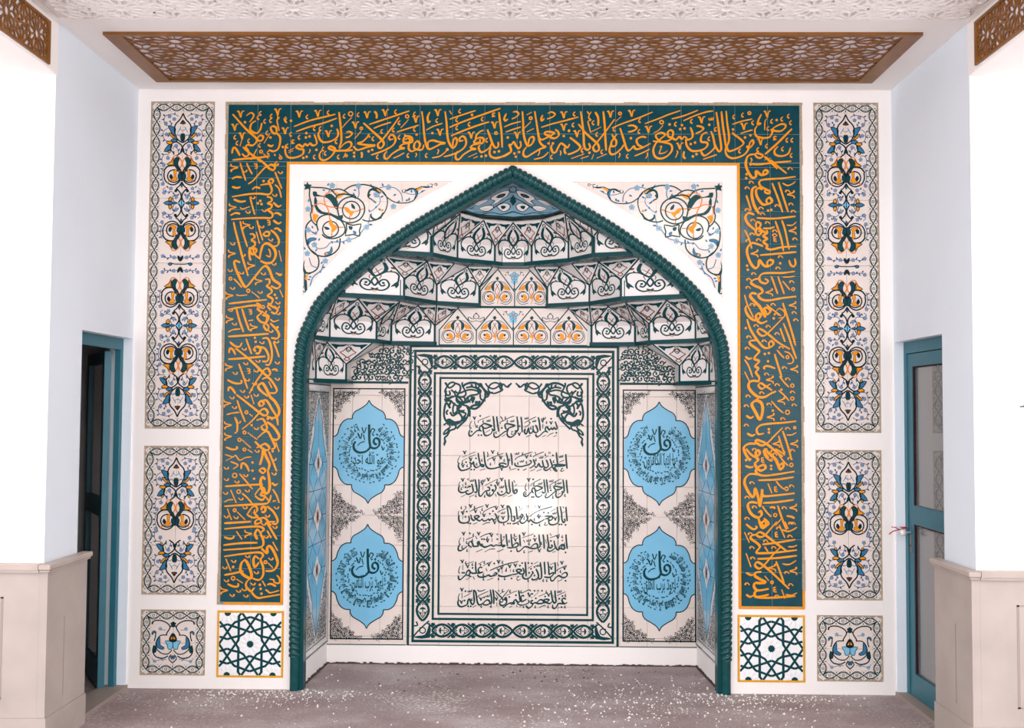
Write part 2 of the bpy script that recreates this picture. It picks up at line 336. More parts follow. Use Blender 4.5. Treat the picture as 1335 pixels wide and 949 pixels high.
# gilded calligraphy: pen strokes of each stretch of the band (photo-plane units of a local frame: ox oy scale turn)
CAL = [
(930, 130, .9481, 0, '4 17 6 30 8 45 10.5 62 10.5 69 7.5 71 3.5 65 0 55;11 16 13 35 15.5 52 17 64;17.5 15.5 19 32 21.5 50 21 58 18.5 65 21 70.5 26 70 35 66 41 61 40 57 33 51 28.5 48 26 45;18 62 16.5 70 19 77 26 80.5 35 79 43 75 48 68 46 64 50 66 55 60 53.5 55.5 50 60 48.5 67;@2.4 26 34 38 30 53.5 26.5;@2.4 37.5 46.5 45 44 54 41.5;R 49.5 18.5 2;V 42 37;C 28 24;C 40 21.5;C 54 32;D 27 41;D 43.5 52;D 51 49;C 36 71;66 20 62 28 61 34 65 33 62 32;60 36 57 42 59 50 68 52.5 77 51.5 81 45 80 41 85 43 93 43 99 38 98 34 92 34 84 38 80 42;V 74 20;@1.8 74 26 71 30 70.5 42;C 80 30;D 87 28;C 94 27;C 103 23;C 106 32;V 65 58;C 73 64;C 61 69;C 75 40;@4.5 108 40 98 50 88 60 78 69 71 75;89 64 84 70 86 76 95 77.5 103 74 106 66;C 95 68;C 101 56;C 108 56;H 84 53;C 107 77;57 75 60 73.5 65 75 68 77 65 80 60 79 57 75;57 75 50 76 46 80 45 88 46 95;70 78 77 84 88 95;50 88 62 89 80 87 107 84.5;@1.8 51 80 53 83 51 86;D 51 89;@1.8 70 83 79 80'),
(835, 130, .9481, 0, '@2.6 59 29 75 22 90 17 100 15.5;@2.6 43 26.5 60 22 79 14.5;@2.6 6 33 25 26 40 20 55 15;D 94.5 34.5;Z 97 26;V 84 28;C 70 30;77 36 83 37 86.5 40 82 44 76 46.5;C 103 41;97 43.5 100 52 102 62 102 66 95 73 88 77 84 73 83.5 69;92 45 86 47 83 53 84 58 91 59 92 63 87 68 78 70.5 70 70 64 64 62.5 57 63 53;63 54 66 55 71 52 71.5 46 68.5 38;D 69 61;D 75 59;D 72 78;D 77 75;@2.4 86 82 95 79 105 75.5;C 94 54;64 53 60 51 57 54 53 51 49 55 44 53 38 50 38 44 42 42 45 46 42 54 36 57 28 57.5;28 57 24 55 21 49 28 45.5 34 48 30 52 24 57 20 62 17.5 70 20 78 27 81 36 78 43 70 42 62 33 59 17 57;@1.8 26 65 29 64 27 70 26 74 33 73 37 70;D 40 34;C 48 34;D 57 35;D 54.5 40.5;D 60.5 39.5;R 29 31 2.5;@1.8 31 35 25 42 18 46;V 11 41;V 54 64;@1.8 50 70 51 73 48 80;60 71 59 78 62 81;@1.8 9 73 10 76 7 81'),
(740, 130, .9481, 0, '@2.6 61 39 75 33 95 26 117 17;V 88 19;R 72 19 2;@1.8 74 23 66 30;V 59 20;C 99 29;83 36 90 35.5 95 39 90 43 83 44.5;C 98 44;D 87 53;C 64 41;72 39 75 48 78 58 81 67 84 70 88 67 91 64 94 68 103 66 114 60;108 52 102 51 95 55 97 62 103 65;@2.4 92 77.5 103 73 113 68;@1.8 109 73 110 76 108 80;C 82 78;@1.8 71 73 72 76 70 80;61 48 64 53 67 57 66 63 61 64 60 59 63 54 68 47;77 62 74 67 66 74 60 75 57.5 70 59 62;49 16 51 35 52 55 53 70;64.5 27 55 40 45 53 39 60 35 66 38 71 43 69 42 62 36 56 25 46 15 33.5;18 16 20 30 22 48 22.5 60 24 67 28 69 31 65 29 60;@2 27 16 30 20 32.5 16.5;@2 30 20 29 25 32 28 28 30 30 38 31.5 45;38 17 42 25 42 36;@2.2 31 45 46 37.5;C 35 32;C 40 48;D 30 73;@2.2 18 81 29 77.5;@2.2 5 81 23 74.5;@2.2 40 80.5 54 74.5;C 47 72;C 20 70;@1.8 36 75 33 82;3 52 11 58 17 64 15 69 5 74 0 75;V 13 47;D 2 42.5;C 7.5 35;C 9 20;@2.4 0 27 15 24'),
(645, 130, .9481, 0, '@2.6 64 38 80 33 100 28 114 24;V 95 21;@2.6 73 19 78 17 83 20 79 24 72 26.5;66 21 64 26 65 29 68 26;V 95 38;D 102 43;D 95 50;55 16 57.5 32 60 48 62 58 66 63 70 65 62 68 52 74 44 78.5 39.5 76 40 70 44 65;61 52 65 55 72 52 76 50 70 48 69 45 75 44 82 46 78 49 77 52 83 53 88 49 87 44 83 41;D 74 60;D 80 60;103 61 100 66 96 63 91 60 87 66 84 72 80 72.5 77.5 66 79 62;96 66 96 71 98 74.5;C 78 79;@1.8 90 70 91 73 90 77;@1.8 62 69 61 74 59 77;@2.4 74 72 66 79 54 82;38 16 39 30 39.5 45 41.5 55 45 63 50 62 54 55 52 51 47.5 54 46 62;R 49.5 25.5 2;@1.8 50 30 42 38 37 43;@2.2 44 21 51 17;@2.2 44 44.5 54 39.5;@2.6 25 17 30 16.5 33 20 29 24 23.5 26.5;16 19 13 26 15 29 18 26.5;@2.4 13 37.5 24 33 36 30;@2.4 15 44.5 25 41 36 37.5;V 31 49;D 18 52;35 57 36 63 33 67 29 63 26 58 23 62 20 62 22 67 22 72 15 77 7 79 0 80;D 33.5 72;D 27 74;D 29 78.5'),
(550, 130, .9481, 0, '@3 106 17 107.5 30 109.5 45 110.5 66;@3.2 38 38 60 29 85 20 108 12;@2.6 38 27 55 21 74 15;@3.2 40 50 55 43.5 75 36 92.5 30.5;C 52 16;D 69 21;C 48 28;C 65 34;C 83 27;C 48 39;@2 38 15 41 20;H 98 21;V 100 35;R 102 46 1.8;105 58 105 64 101 66 97 60 93.5 50 90 41;96 60 93 66 86 71 81 72 78 66 80 62;D 100 72;D 106 71;D 82 78;D 88 77;95 66 93 72 95 78 103 80.5 113 77 121 72;85 42 80 44 75 49 74 55 72 57 73 60 78 59 83 60 85 54 80 52 75 54;80 54 79 60 71 62 67 66 74 68 68 69 58 75 51 82 47 81 46.5 76 49 71;V 68 49;C 89 56;@2 71 80.5 77 78;@2 64 79 76 73.5;53 58 51.5 54 55 50.5 59 52 61 59 58 66 50 72 40 76 30.5 78.5;53 57 57 56;32 16 34 32 35 48 37 58 42 66 46 64 48.5 57 46 52.5 43 57 42.5 65;0 16 2 32 3.5 50 6 62 10 68 18 65 26 61 32 60 23 58 15 56 9 58 8 63 9 68;D 14.5 46;V 25 45;@2.4 6 42 15 37 28.5 32.5;11 17 8 24 9 31 12 29;V 22 18;C 20.5 29;@2.4 14 80 24 78 30 74 35 69;R 35 68.5 1.3;C 6 77;@1.8 22 68 23 71 21 75'),
(455, 130, .9481, 0, '@2.6 66 44.5 80 40 96 35;R 80 23 2.3;@1.8 82 27 76 34 71 39;V 92 27;C 90 20;C 90 41;D 93 48;C 69 32;C 61 42;C 69 52;C 64 17;103 62 101 68 96 69 90 67 90 61 94 57 97.5 61 96 66 92 69;92 69 86 71 82 67 83 60 87 58 86 52 80 50 76 52 75 58 80 59 84 57 82 53 77 55;76 48 80 51;83 60 75 61 70 65 76 67 70 68 60 74 53 81 49 80 49 75 52 71;57 56 55 52 58 48.5 62 50 64 56 60 63 50 69 40 73 30.5 76;57 55 61 54;@3 28 34 55 25 83 15.5;@2.6 34 39.5 45 35 58 31;V 50 18;V 25 21;35 16 38 20 38 26;C 12.5 21;C 45 44;C 33 54;@3.4 69 24 60 37 50 50 45 56 40 61 41 66 45 66 48 60 43 53 32 43 20 32;V 9 35;R 17 39.5 1.8;@1.8 17 43 12 49 7.5 54;28 47 24 53 18 58 12 60 22 62 36 63 26 65 17 68 11 69 6 64;26 48 29 52;D 27 71;D 32 69;D 7 73;D 7 78;17 72 18 76 17 80;C 39 79;@2.2 61 80.5 69 77 76 73;C 81 77;@1.8 92 73 93 76 91 79'),
(370, 130, .9481, 0, '76 17 77.5 30 79 45 79 58 76 66;76 68 84 60 91 58 93 63 87 69 80 70 70 70 62 67 64 64 70 67 70 71 65 78 57 83 51 82 49 76 52 70;95 69 88 70 80 70;R 92 19.5 3;@1.8 94 24 86 32 80 39;C 83 23;@3 86 45 90 44 94 46.5 90 51 85 52;@3 14 37 35 29 55 24 71 20;@3 17 44 35 37.5 55 32 73 25.5;C 61 18;V 47 19;V 21.5 20;C 32 24;D 66 36;V 61.5 47;C 50 40;C 42 40;73 40 75 46 73 52 65 57 55 58.5 50 55 47.5 48 50 42;42 48 45 56 45 61 40 63 36 60 33 63 29 61 26 65 21 62 17 65 22 68 27 69 26 75 18 79 9 80 4 77 2 70 3 62;D 31 46;D 30.5 52;D 35.5 50.5;C 21 52;H 12 58;@2 6.5 70.5 14 66.5;@2 6.5 73 13 70;C 4.5 64;D 27 80;D 31.5 78.5;C 42 79;@1.8 36 68 36 71 34 74;D 45 69;C 54 68;C 57 74;C 72 58;C 75 79;R 86 77 1.5;@2 85 73 82 80;C 3 29;D 10 29;V 2 43;C 9.5 48'),
(293, 130, .9481, 0, '11 20 20 30 30 41 38 48 44 54 43 59 38 63 32 62 29 65 32 70 33 76 28 78 24 74;46 52 49 49 53 51 51 56 46 56 45 52;43 29 37 33 35 40 38 44 44 46 49 41 51 32;@2.6 30 22 36 18 40 21 38 26 34 31;V 22 20;V 14 38;V 24 50;D 28 31;C 49 19;C 46 25;C 55 30;C 64 23;V 73 17;@2 73 20 73 27 75 24 72 28 73 34 75 43;C 83 27;63 38 67 36.5 71 39 71 46 67 46 64 42 63 38;71 46 76 51 76 60 73 68 67 71 61 69;@2.2 62 47 54 60;D 63 52;59 62 64 64 67 62;D 80 65;C 58 46;C 63 29;@3 25 65 35 74 45 81 50 86;@3.4 11 83 30 81 45 80 62 77.5;@2 44 68 40 76 36 83;R 50 71.5 2;@1.8 53 74 60 81;10 74 12 66 16 68 21 77;C 48 63;@2.2 24 54 21 64;C 17 60;C 14 52;C 33 57;C 60 73;68 75 70 77;R 77 80 1.8;@2 75 75 77 78;C 71 88'),
(290, 205, 1.0539, 1, '@3.4 45 2 50 6 56 11 60 9 65 12 63 16 58 14 54 12 45 21 38 29 32 33;@2.4 22 7 25 17 29 29;@2.4 30 7 33 14 37 21;V 15 13;C 28 17;Z 41 11;C 67 9;C 72 19;12 27 17 24.5 24 25;12 36.5 18 38 22.5 36.5;@2.4 65 18 69 28 73.5 39;D 51 29.5;60 32 57 30 60 27 63 29 61 33;47 34.5 57 33 60 36 61 42 57 46 45 45 30 46 12 49;37 40 41 37 47 38.5;@2.2 65 34 70 39 73 50;14 52 22 55 29 54;@2.4 34 49 37 60 40 71;C 38 50;V 13 62;@1.8 22 62 25 64 34 61;D 47 54;D 44 57;D 48.5 58;55 49 60 50 61 54 56 57 61 59 60 63 56 65 62 70 60 75 50 75 30 75.5 11 77;C 65 47;63 56 69 61 73 59;C 52 66;C 32 68;10 72 16 69 22 70;64 70 68 69 73 72;Z 57 81;63 78 69 82 73 80;C 36 87;V 30 84;@3 14 80 16 90 20 105 26 128 32 147;@2.6 22 79 25 92 31 111;@2.4 43 78 46 90 50 103;C 49 86;64 89 68 88 73 92'),
(290, 300, 1.0539, 1, '@2.4 42 2 46 17;34 5 38 5 40 9 36 12 40 15 40 19 37 21 42 24 41 28 37 30 34 25 34 22 38 24 40 30 47 36;33 25 34 35 36 37;54 8 51 5 54 2 58 3 57 7 53 7;60 0 66 5 70 13 68 19 63 20;@4 46 36 48 25 51 18 57 17 64 23 66 31 62 39 55 41 47 38;@2 54 31 59 33 59 27 57 23;@2 70 25 73 39;C 60 12;C 13 17;V 12 29;C 26 31;C 64 42;C 71 55;66 53 72 55;@3.8 22 40 15 38 16 46 21 58 27 69 31 69 40 58 50 46 55 45 59 51 63 61 71 67 70 71 66 72 60 69;C 10 50;C 24 53;V 36 44;C 51 54;V 45 63;R 10 60 2;@2.2 14 60 20 66 24 71;R 32 75 2.2;@2.2 36 76 46 84;53 61 58 61 58 66 55 69 60 73 61 77 56 81 62 85 61 90 56 94 60 99;D 65 80;D 67 84;@2.2 71 74 75 83;C 47 77;C 13 72;V 9 81;@1.8 17 80 22 81 31 80;@3.2 8 91 25 89 55 86;@3.2 8 98 25 95 42 93 47 97;C 69 90'),
(285, 395, 1.0539, 1, '47 0 52 3 48 7 53 12 48 17 52 23 58 24 60 17 55 15 58 14 62 17 60 23 56 28 60 34 62 29 58 25;61 0 66 4 73 8 70 13 65 11;R 55 5 2;C 57 11;C 73 5;C 74 13;C 15 9;V 14 20;C 20 26;@3 22 7 26 22 31 36;@3 29 7 33 20 38 34;Z 39 11;37 22 43 21;V 44 30;@2.4 12 36 18 33 27 32;@2.2 64 20 68 23 75 21;@3.4 64 25 72 33 75 40 72 44 65 43;C 65 35;D 73 30;@3.4 12 41.5 35 40 62 38;14 48 20 53 26 54 29 49;@2.6 34 44 38 55 41 63;D 45 43;D 46 48;C 54 49;54 44 61 44 65 54 66 66 63 76 58 76;@2.6 68 48 72 58 75 67;C 72 48;@4 46 60 44 57 47 54 52 56 50 62 46 62;52 54 58 57 62 66 60 72 54 72;C 32 57;13 62 14 56 18 58 21 64;@3.4 21 56 35 67 47 78 56 87 61 90 64 87 61 81 56 83 53 88 46 98 38 112;@3.4 12 69.5 35 68 58 66;V 13 79;@2.6 25 75 29 86 36 106;C 34 75;Z 37 84;C 47 84;C 21 87;C 49 72;C 73 74;66 83 70 82 73 84'),
(285, 490, 1.0539, 1, '11 5 20 9 28 9 28 5;C 36 5;C 45 10;C 73 4;12 19 13 14 17 16 21 22;C 30 19;D 41 17;C 35 26;C 17 27;@2.4 40 23 44 35;C 47 24;54 4 61 2 67 8 72 17 70 21 64 21;@4 61 25 53 19 49 13 54 9 58 14 62 22 64 26 70 32 75 42 73 50 66 52 60 50;@2.4 62 7 66 15;@4 52 38 50 34 53 31 56 34 53 38;55 30 60 31 66 41 72 51 73.5 61;@3.4 22 23 35 33 50 45 57 49 61 46 58 41 53 42 50 46 40 57 29 66;@2.6 23 30 27 42 33 57;R 34.5 45 2;@2 38 47 42 50;V 11 34;C 20 39;@2.4 10 48 17 46 26 45;20 51 23 58 23 68 20 71;C 25 57;V 12 61;V 12 75;D 41 61;47 55 54 53 58 58 60 65 56 67 53 63 57 60;D 61 53;D 66 53;@3.8 60 57 68 63 75 74 72 79 66 78;C 47 65;R 32 70 2;@2.2 36 70 48 79;R 26 79 2.2;@2.2 29 79 40 89;R 32 91 2;@2.2 36 91 42 95;9 88 17 91 23 90 22 87;@3.4 48 77 56 70 61 69 66 78 70 88 65 91;@3.4 47 89 53 86 58 84 63 89 59 92 52 88 45 81;@2.4 71 82 75 94'),
(285, 585, 1.0539, 1, '@4 55 0 54 10 51 20;@4 55 0 59 10 63 19 61 27;52 29 51 26 55 24 58 27 55 30 52 28;@4.4 61 27 63 40 63 50 60 55 55 52 52 42 54 35 58 38;@2.8 62 3 67 15 72 28;C 69 13;D 67 3;@2 8 7 18 10 21 8 26 14 33 11 41 10;@2 18 10 9 15;@2.4 15 16 24 20 18 25;28 25 29 18 34 20 38 28;C 10 24;D 42 17;D 42 27;D 44 37;C 48 3;R 20 33 3;@2.4 26 31 34 40 42 50;C 34 33;C 23 41;C 10 38;C 69 31;66 42 70 45 73 43;@3.2 8 46.5 30 45 55 44;45 57 50 50 55 48 57 53 52 56 54 58 57 58 55 63 50 62 45 58;52 56 54 52;57 58 62 64;@3.4 65 57 63 64 58 68 40 69 7 71;@2.6 15 51 22 67;R 25 53 2.5;@2.4 29 55 35 60 42 68;C 36 52;C 9 55;C 28 62;@2.4 7 66 13 63 18 63;@2.4 67 50 72 58 75 67;67 65 71 64;35 82 41 73 46 71 48 76 45 80 48 84 42 85 36 82;43 80 45 75;48 84 53 90 46 93 46 89 52 86 58 86 65 95;@4 53 76 54 72 58 73 57 78 53 78;60 71 68 78 73 88 71 93 66 92;C 61 83;C 72 73;@2.4 11 74 16 88;R 20 76 2;@2.2 23 78 33 88;C 33 73;C 10 84;C 22 85;@3.4 7 92 25 91 40 90'),
(283, 680, 1.0539, 1, '@3.4 9 2 25 1 40 0;@3.4 9 9 30 7 52 6 58 10 54 14 57 22 57 29 52 32 40 33 8 35;@4 50 9 47 15 50 22;50 9 54 14;V 39 15;@2.6 24 12 31 22;9 19 15 21 20 20 21 17;@3 61 0 67 10 74 22;64 0 72 0;C 72 7;C 58 3;62 11 67 20;C 61 19;@3.4 8 29 30 26.5 50 26;@4 55 33 62 39 62 33 64 30 68 33 73 43 75 52 70 60 60 61;@2.6 69 25 75 36;@3.4 9 43 30 40 52 38 57 42 54 47 57 56 57 66 52 72 44 70;@4 47 42 45 48 47 56 52 50;47 42 52 46;R 60 50 2;@2.2 63 51 69 57;C 67 46;@2.6 11 46 17 61;C 21 49;C 38 43;D 20 56;C 10 57;C 49 63;@4.2 33 48 30 52 29 60 33 66 42 70 42 62 37 50 33 47;@3.4 9 66 20 64 33 61;R 20 70 2.5;@2 24 71 32 76;C 12 73;13 77 20 80 26 80 26 76;V 9 85;C 27 86;C 34 84;C 19 91;C 36 92;42 70 37 74 36 80 42 86 46 82 43 87 50 94 60 93 78 90;D 53 78;D 54 83;D 55 89;C 45 77;@2.4 56 73 60 80;@2.4 65 71 70 72 71 75 77 76 77 70 74 66;62 78 67 77 73 80;@2.4 60 84 63 86 66 88 77 85'),
(957, 205, 1.0539, -1, '@3.8 16 0 14 8 17 17 22 25 27 24 27 17 32 21 35 22 41 20 41 17 38 16 36 19 36 23;@2.6 45 3 55 12 65 20;C 69 14;D 15.5 21;D 15 26;C 21 31;C 16 38;@2.6 15 47 18 56 21 66;C 16 65;76 24 60 26 45 27 35 28 31 31 33 36 40 40 44 42 43 45 38 43 40 39;@2.2 60 32 66 35 72 33 76 30;@2.8 47 32 54 50 60 68;@2.8 55 31 61 50 67 68;V 70 46;C 66 42;C 70 58;C 53 60;C 73 67;@4.2 28 36 23 39 22 48 25 60 31 70;@3.8 35 40 30 38 27 42 29 50 35 58 41 58 47 55 44 50 40 53 41 57;D 42 66;D 46 65;C 33 63;C 35 70;@3.2 76 73 60 75 45 76 28 75;@3.8 25 71 18 69 14 74 17 82 26 90;C 23 78;28 90 27 83 29 80 33 83 30 88 27 87;C 41 81;36 88 44 88 50 86;@2.8 51 79 58 100 61 116;@2.8 59 78 63 90 68 114;@2.2 65 84 72 84 77 80;V 72 91;C 22 95;@2.4 13 90 18 100 22 113;C 50 96;30 92 35 91 40 95'),
(957, 300, 1.0539, -1, '@4 27 5 27 0 31 -2 34 2 31 6 27 5;@3.6 40 0 41 4 36 7 41 11 36 14 41 19 40 22 46 24 60 21 77 20;C 50 1;Z 51 11;C 75 11;C 30 12;C 17 13;@3.8 36 20 28 17 22 16 17 21 16 28 20 40 26 47 30 44 31 37 36 43 41 45 47 42 48 38 44 37 41 40 42 45;V 25 29;@3.2 77 27 55 29 32 31;C 57 33;D 57 41;68 37 70 43 74 45 76 41 75 35;C 54 47;D 16 44;D 17 49;C 24 54;@3.4 75 51 60 53 45 53 35 54 31 59 33 64 39 66 42 63 38 60;@2.6 46 57 50 68 54 79;@2.6 54 57 58 68 62 79;@2.2 60 58 67 58 75 57;C 71 64;R 73 73 2;@2.2 60 63 65 69 69 74;V 43 77;C 18 61;@3.8 33 60 25 61 21 65 26 69 33 72 35 77 30 80 33 85 42 87 60 84 77 82;@4.2 28 79 22 78 20 82 26 89 32 95 36 103 39 108;C 17 71;@2.2 13 80 15 88 19 98 24 108;V 72 93;C 48 92;C 22 92;@2 40 92 50 100 58 106;@3 60 90 65 105 72 128 76 143;@2 52 100 56 97 62 101 62 107 55 109'),
(957, 395, 1.0539, -1, '@4 40 12 37 7 42 6 45 10 41 14 38 11;@3.8 17 2 14 7 17 15 24 21 30 20 33 15 30 13 27 16 29 22 34 25 41 22;C 27 3;C 52 14;D 49 19;@3.2 61 18 52 27 43 36 38 40 33 40 29 35 31 32 36 34 44 40 55 49 69 57;@3.4 16 20 20 32 28 45 37 55 44 55 49 51 46 47 43 50 44 55;C 74 12;C 76 21;C 27 28;C 42 29;D 14.5 31;C 18 42;@2.6 57 31 60 40 63 48;@2.8 61 25 67 40 72 55 77 69;C 53 38;C 37 47;C 58 55;@3.8 27 46 20 47 20 51 27 56 31 60 27 65 25 69 31 72 26 78 30 81 27 86 31 92 30 98;C 16 56;14 66 18 69 22 68;D 38 63;D 43 62;D 42 72;R 66 67 2;@2.4 53 58 58 64 62 68;@2.2 62 60 68 62 73 69 72 74 66 75;V 74 82;C 62 80;C 66 94;@2.8 50 63 54 76 59 92;@2.2 13 70 18 78 23 92;@2.4 13 85 19 97;51 81 42 78 37 79 38 82;C 40 88;V 44 95'),
(957, 490, 1.0539, -1, '@4.2 30 7 24 6 19 8 18 14 23 21 30 26 38 26 45 22 52 19;@3.2 45 10 38 14 34 16 30 12 33 9 38 12 47 18;@4.4 30 28 24 32 22 36 26 44 32 54 35 45 35 37 32 32 26 31 22 35;C 53 11;C 34 21;C 17 25;D 58.5 17;R 72 12 2.3;@2.2 56 0 62 8 68 14;R 72 28 2.3;@2.2 55 18 62 24 68 31;R 66 45 2.8;@2.2 46 31 54 40 61 46;V 58 31;C 72 20;C 74 36;C 15 37;C 43 35;D 48 43;V 45 51;C 60 53;15 49 20 52 24 50;C 15 61;@3.4 77 56 60 58 45 59 33 61 28 66 30 72 37 71;D 43 66;D 43 70;@3.6 60 64 50 74 41 83 34 86 27 82 28 79 34 81 40 84 50 92 60 100;@2.8 60 68 66 85 71 104;@2.6 55 74 60 90 63 96;C 66 65;R 75 64 1.5;@2.2 65 73 71 73 77 70;16 71 22 74 26 72;V 52 84;V 74 84;C 25 91;@4 27 84 18 84 12 89 15 98 20 105;C 50 97;@3.8 41 90 37 92 38 96 43 102'),
(960, 585, 1.0539, -1, '@4 12 0 18 7 24 10 29 6 27 2 24 4 25 11 27 14 23 18 25 23 30 27 36 24 34 20 28 22 24 27 28 32 40 33 72 28;@4.4 34 0 42 7 49 14 54 25 58 22 57 18 52 21;@2.4 48 0 55 4 60 8;@2 34 7 38 12 42 15;R 43 14 1.5;Z 33 14;D 12 14;D 17 13;D 43 21;D 43 25;C 45 3;@2.2 52 7 58 15 64 21;R 68 20 2.3;C 66 12;C 69 2;11 21 17 23 21 22;@3.2 71 35 50 38 27 39;@4 27 32 18 31 12 35 10 42 14 52 19 59 22 58 23 49 27 60 29 71 31 60 32 50 33 58 45 58 72 55;C 19 42;@2.6 39 43 44 55;Z 49 50;@2.2 49 40 54 46 59 50;R 62 49.5 2.3;C 68 46;C 13 60;@3.4 71 63 50 66 33 67;@4 26 67 18 66 14 70 18 80 26 85 31 82 30 77 27 79;C 22 72;@2.4 32 71 38 79 43 84;R 48 82 2.2;@3 51 70 56 85 62 100;V 70 73;C 59 73;41 73 45 72 48 74;62 83 68 84 72 86;C 13 86;@4 27 84 29 92 33 98 39 93 36 89 32 91 31 97 40 93 34 86;@3.4 56 86 48 95;C 67 92'),
(960, 680, 1.0539, -1, '@4.2 30 0 32 5 37 4 36 0;@3.4 50 0 43 8 35 17 29 19 25 16 29 13 35 16 48 26 55 31 63 37;@3.4 56 30 46 40 34 54 28 58 23 54 26 50 33 54 45 64 65 83;12 3 20 9 25 8 24 5;@2.6 60 0 64 9;@2.8 53 4 60 20;C 70 2;@2.6 57 10 65 12 75 7;C 66 18;C 52 8;Z 50 16;@2.4 10 13 16 26;C 17 15;@3.6 25 16 19 17 18 21 25 26 29 31 25 37 28 39 50 38 75 35;@3.4 73 22 50 26 32 28;@2.2 64 31 70 31 75 29;35 31 39 37;C 46 32;C 36 24;C 19 32;@3.4 75 42 50 45 26 46;@2.4 57 52 65 53 74 48;@2.8 49 49 54 62 59 76;V 44 57;V 70 61;C 62 63;C 20 45;@2.4 12 39 18 56;12 63 18 66 21 65;C 13 77;12 90 17 93 21 91;@4 31 62 24 63 23 67 29 71 36 75 30 76 23 76 22 81 27 85 40 83;@4 27 85 23 87 23 92 28 93 40 90;@2 35 67 40 73;R 44 75 1.8;Z 48 84;C 50 92;@2.4 56 84 60 95;C 67 78;@2.4 61 90 68 91 75 88;@3.4 26 94 45 94 73 92'),
]
def gilded(ink, Y):
    K = 0.0043                                            # metres for one photo unit of pen width on this wall
    for ox, oy, sc, turn, data in CAL:
        def W(p, q): return P(ox+p*sc, oy+q*sc, Y)
        def rel(x, y, a, b):                                # offsets turned with the writing
            if turn == 1: a, b = b, -a
            elif turn == -1: a, b = -b, a
            return W(x+a, y+b)
        for s in data.split(';'):
            t = s.split()
            if t[0] == 'V':
                x, y = float(t[1]), float(t[2])
                ink.line([rel(x, y, a*4.6, b*4.4) for a, b in ((-1.05, -.75), (-.65, -.95), (-.3, -.1), (.05, 1.0))], 2.6*K, 'orange', nib=0.6, n=3)
                ink.line([rel(x, y, a*4.6, b*4.4) for a, b in ((.05, 1.0), (.25, -.1), (.5, -.9), (1.05, -1.0))], 2.0*K, 'orange', nib=0.6, n=3)
            elif t[0] == 'C':
                x, y = float(t[1]), float(t[2])
                ink.line([rel(x, y, a*3, b*3) for a, b in ((.5, -1.1), (-.3, -.4), (-.35, .5), (.25, .85))], 1.5*K, 'orange', n=3)
                ink.disc(*rel(x, y, .5, 2.0), 1.35*K, 'orange', 1, 7)
            elif t[0] == 'D': ink.disc(*W(float(t[1]), float(t[2])), 2.0*K, 'orange', 1, 6, .4)
            elif t[0] == 'R': ink.ring(*W(float(t[1]), float(t[2])), float(t[3])*1.0*K, 1.7*K, 'orange')
            elif t[0] in 'HZ':
                x, y = float(t[1]), float(t[2])
                sh = ((1, -.8), (0, -1), (-.4, -.1), (.3, .2), (-.6, .9), (1, .6)) if t[0] == 'H' else ((-1, -.3), (-.9, .7), (-.1, .6), (0, -.4), (.2, .6), (.9, .5), (1, -.7))
                ink.line([rel(x, y, a*2.8, b*2.6) for a, b in sh], 1.7*K, 'orange', n=3)
            else:
                wd = 3.2
                if t[0][0] == '@': wd = float(t[0][1:]); t = t[1:]
                v = [float(q) for q in t]
                ink.line([W(a, b) for a, b in zip(v[::2], v[1::2])], wd*K, 'orange', nib=0.7, taper=0.35, n=5)

# ------------------------------------------------------------------ motifs (unit squares)
def m_palmette(dark='dteal', bud='rust'):
    k = Ink()
    k.line([(.03, .82), (.1, .72), (.12, .60), (.07, .49), (0, .42)], .05, dark, n=4)
    k.fill([(.02, .80), (.10, .76), (.16, .66), (.15, .55), (.06, .46), (.09, .56), (.08, .68)], dark, 0)
    k.leaf(.18, .70, .12, .05, -.5, bud); k.line([(-.06, .65), (.05, .50), (.1, .44), (.08, .36)], .016, bud)
    k.line([(.12, .54), (.2, .57), (.31, .555), (.39, .47), (.405, .37), (.385, .27)], .032, dark)
    k.fill([(.39, .32), (.41, .24), (.36, .16), (.34, .21), (.27, .19), (.33, .27)], dark, 1)
    k.leaf(.21, .575, .06, .03, 1.2, dark)
    k.line([(-.06, .15), (.02, .115), (.12, .10), (.21, .15), (.245, .24), (.2, .34), (.12, .34), (.075, .27), (.12, .2), (.18, .23)], .032, dark, n=4)
    k.leaf(.17, .25, .07, .05, 2.4, dark)
    k.line([(0, .41), (.055, .3), (0, .2)], .035, dark)
    k.line([(0, .07), (.045, .1)], .018, 'orange2')
    k.mirror(); k.ring(0, .87, .035, .02, dark); return k
def m_drop():
    k = Ink()
    k.fill([(.04, .92), (.2, .9), (.4, .93), (.33, .8), (.27, .70), (.24, .8), (.12, .82)], 'dteal', 1)
    k.line([(.03, .80), (.11, .62), (.17, .55), (.1, .45), (.04, .36), (0, .3)], .028, 'rust')
    k.line([(0, .34), (.06, .25), (0, .16)], .026, 'rust'); k.line([(0, .80), (.05, .68), (0, .56)], .024, 'dteal')
    k.mirror(); k.ring(0, .87, .035, .02, 'dteal'); k.disc(0, .66, .025, 'dteal'); return k
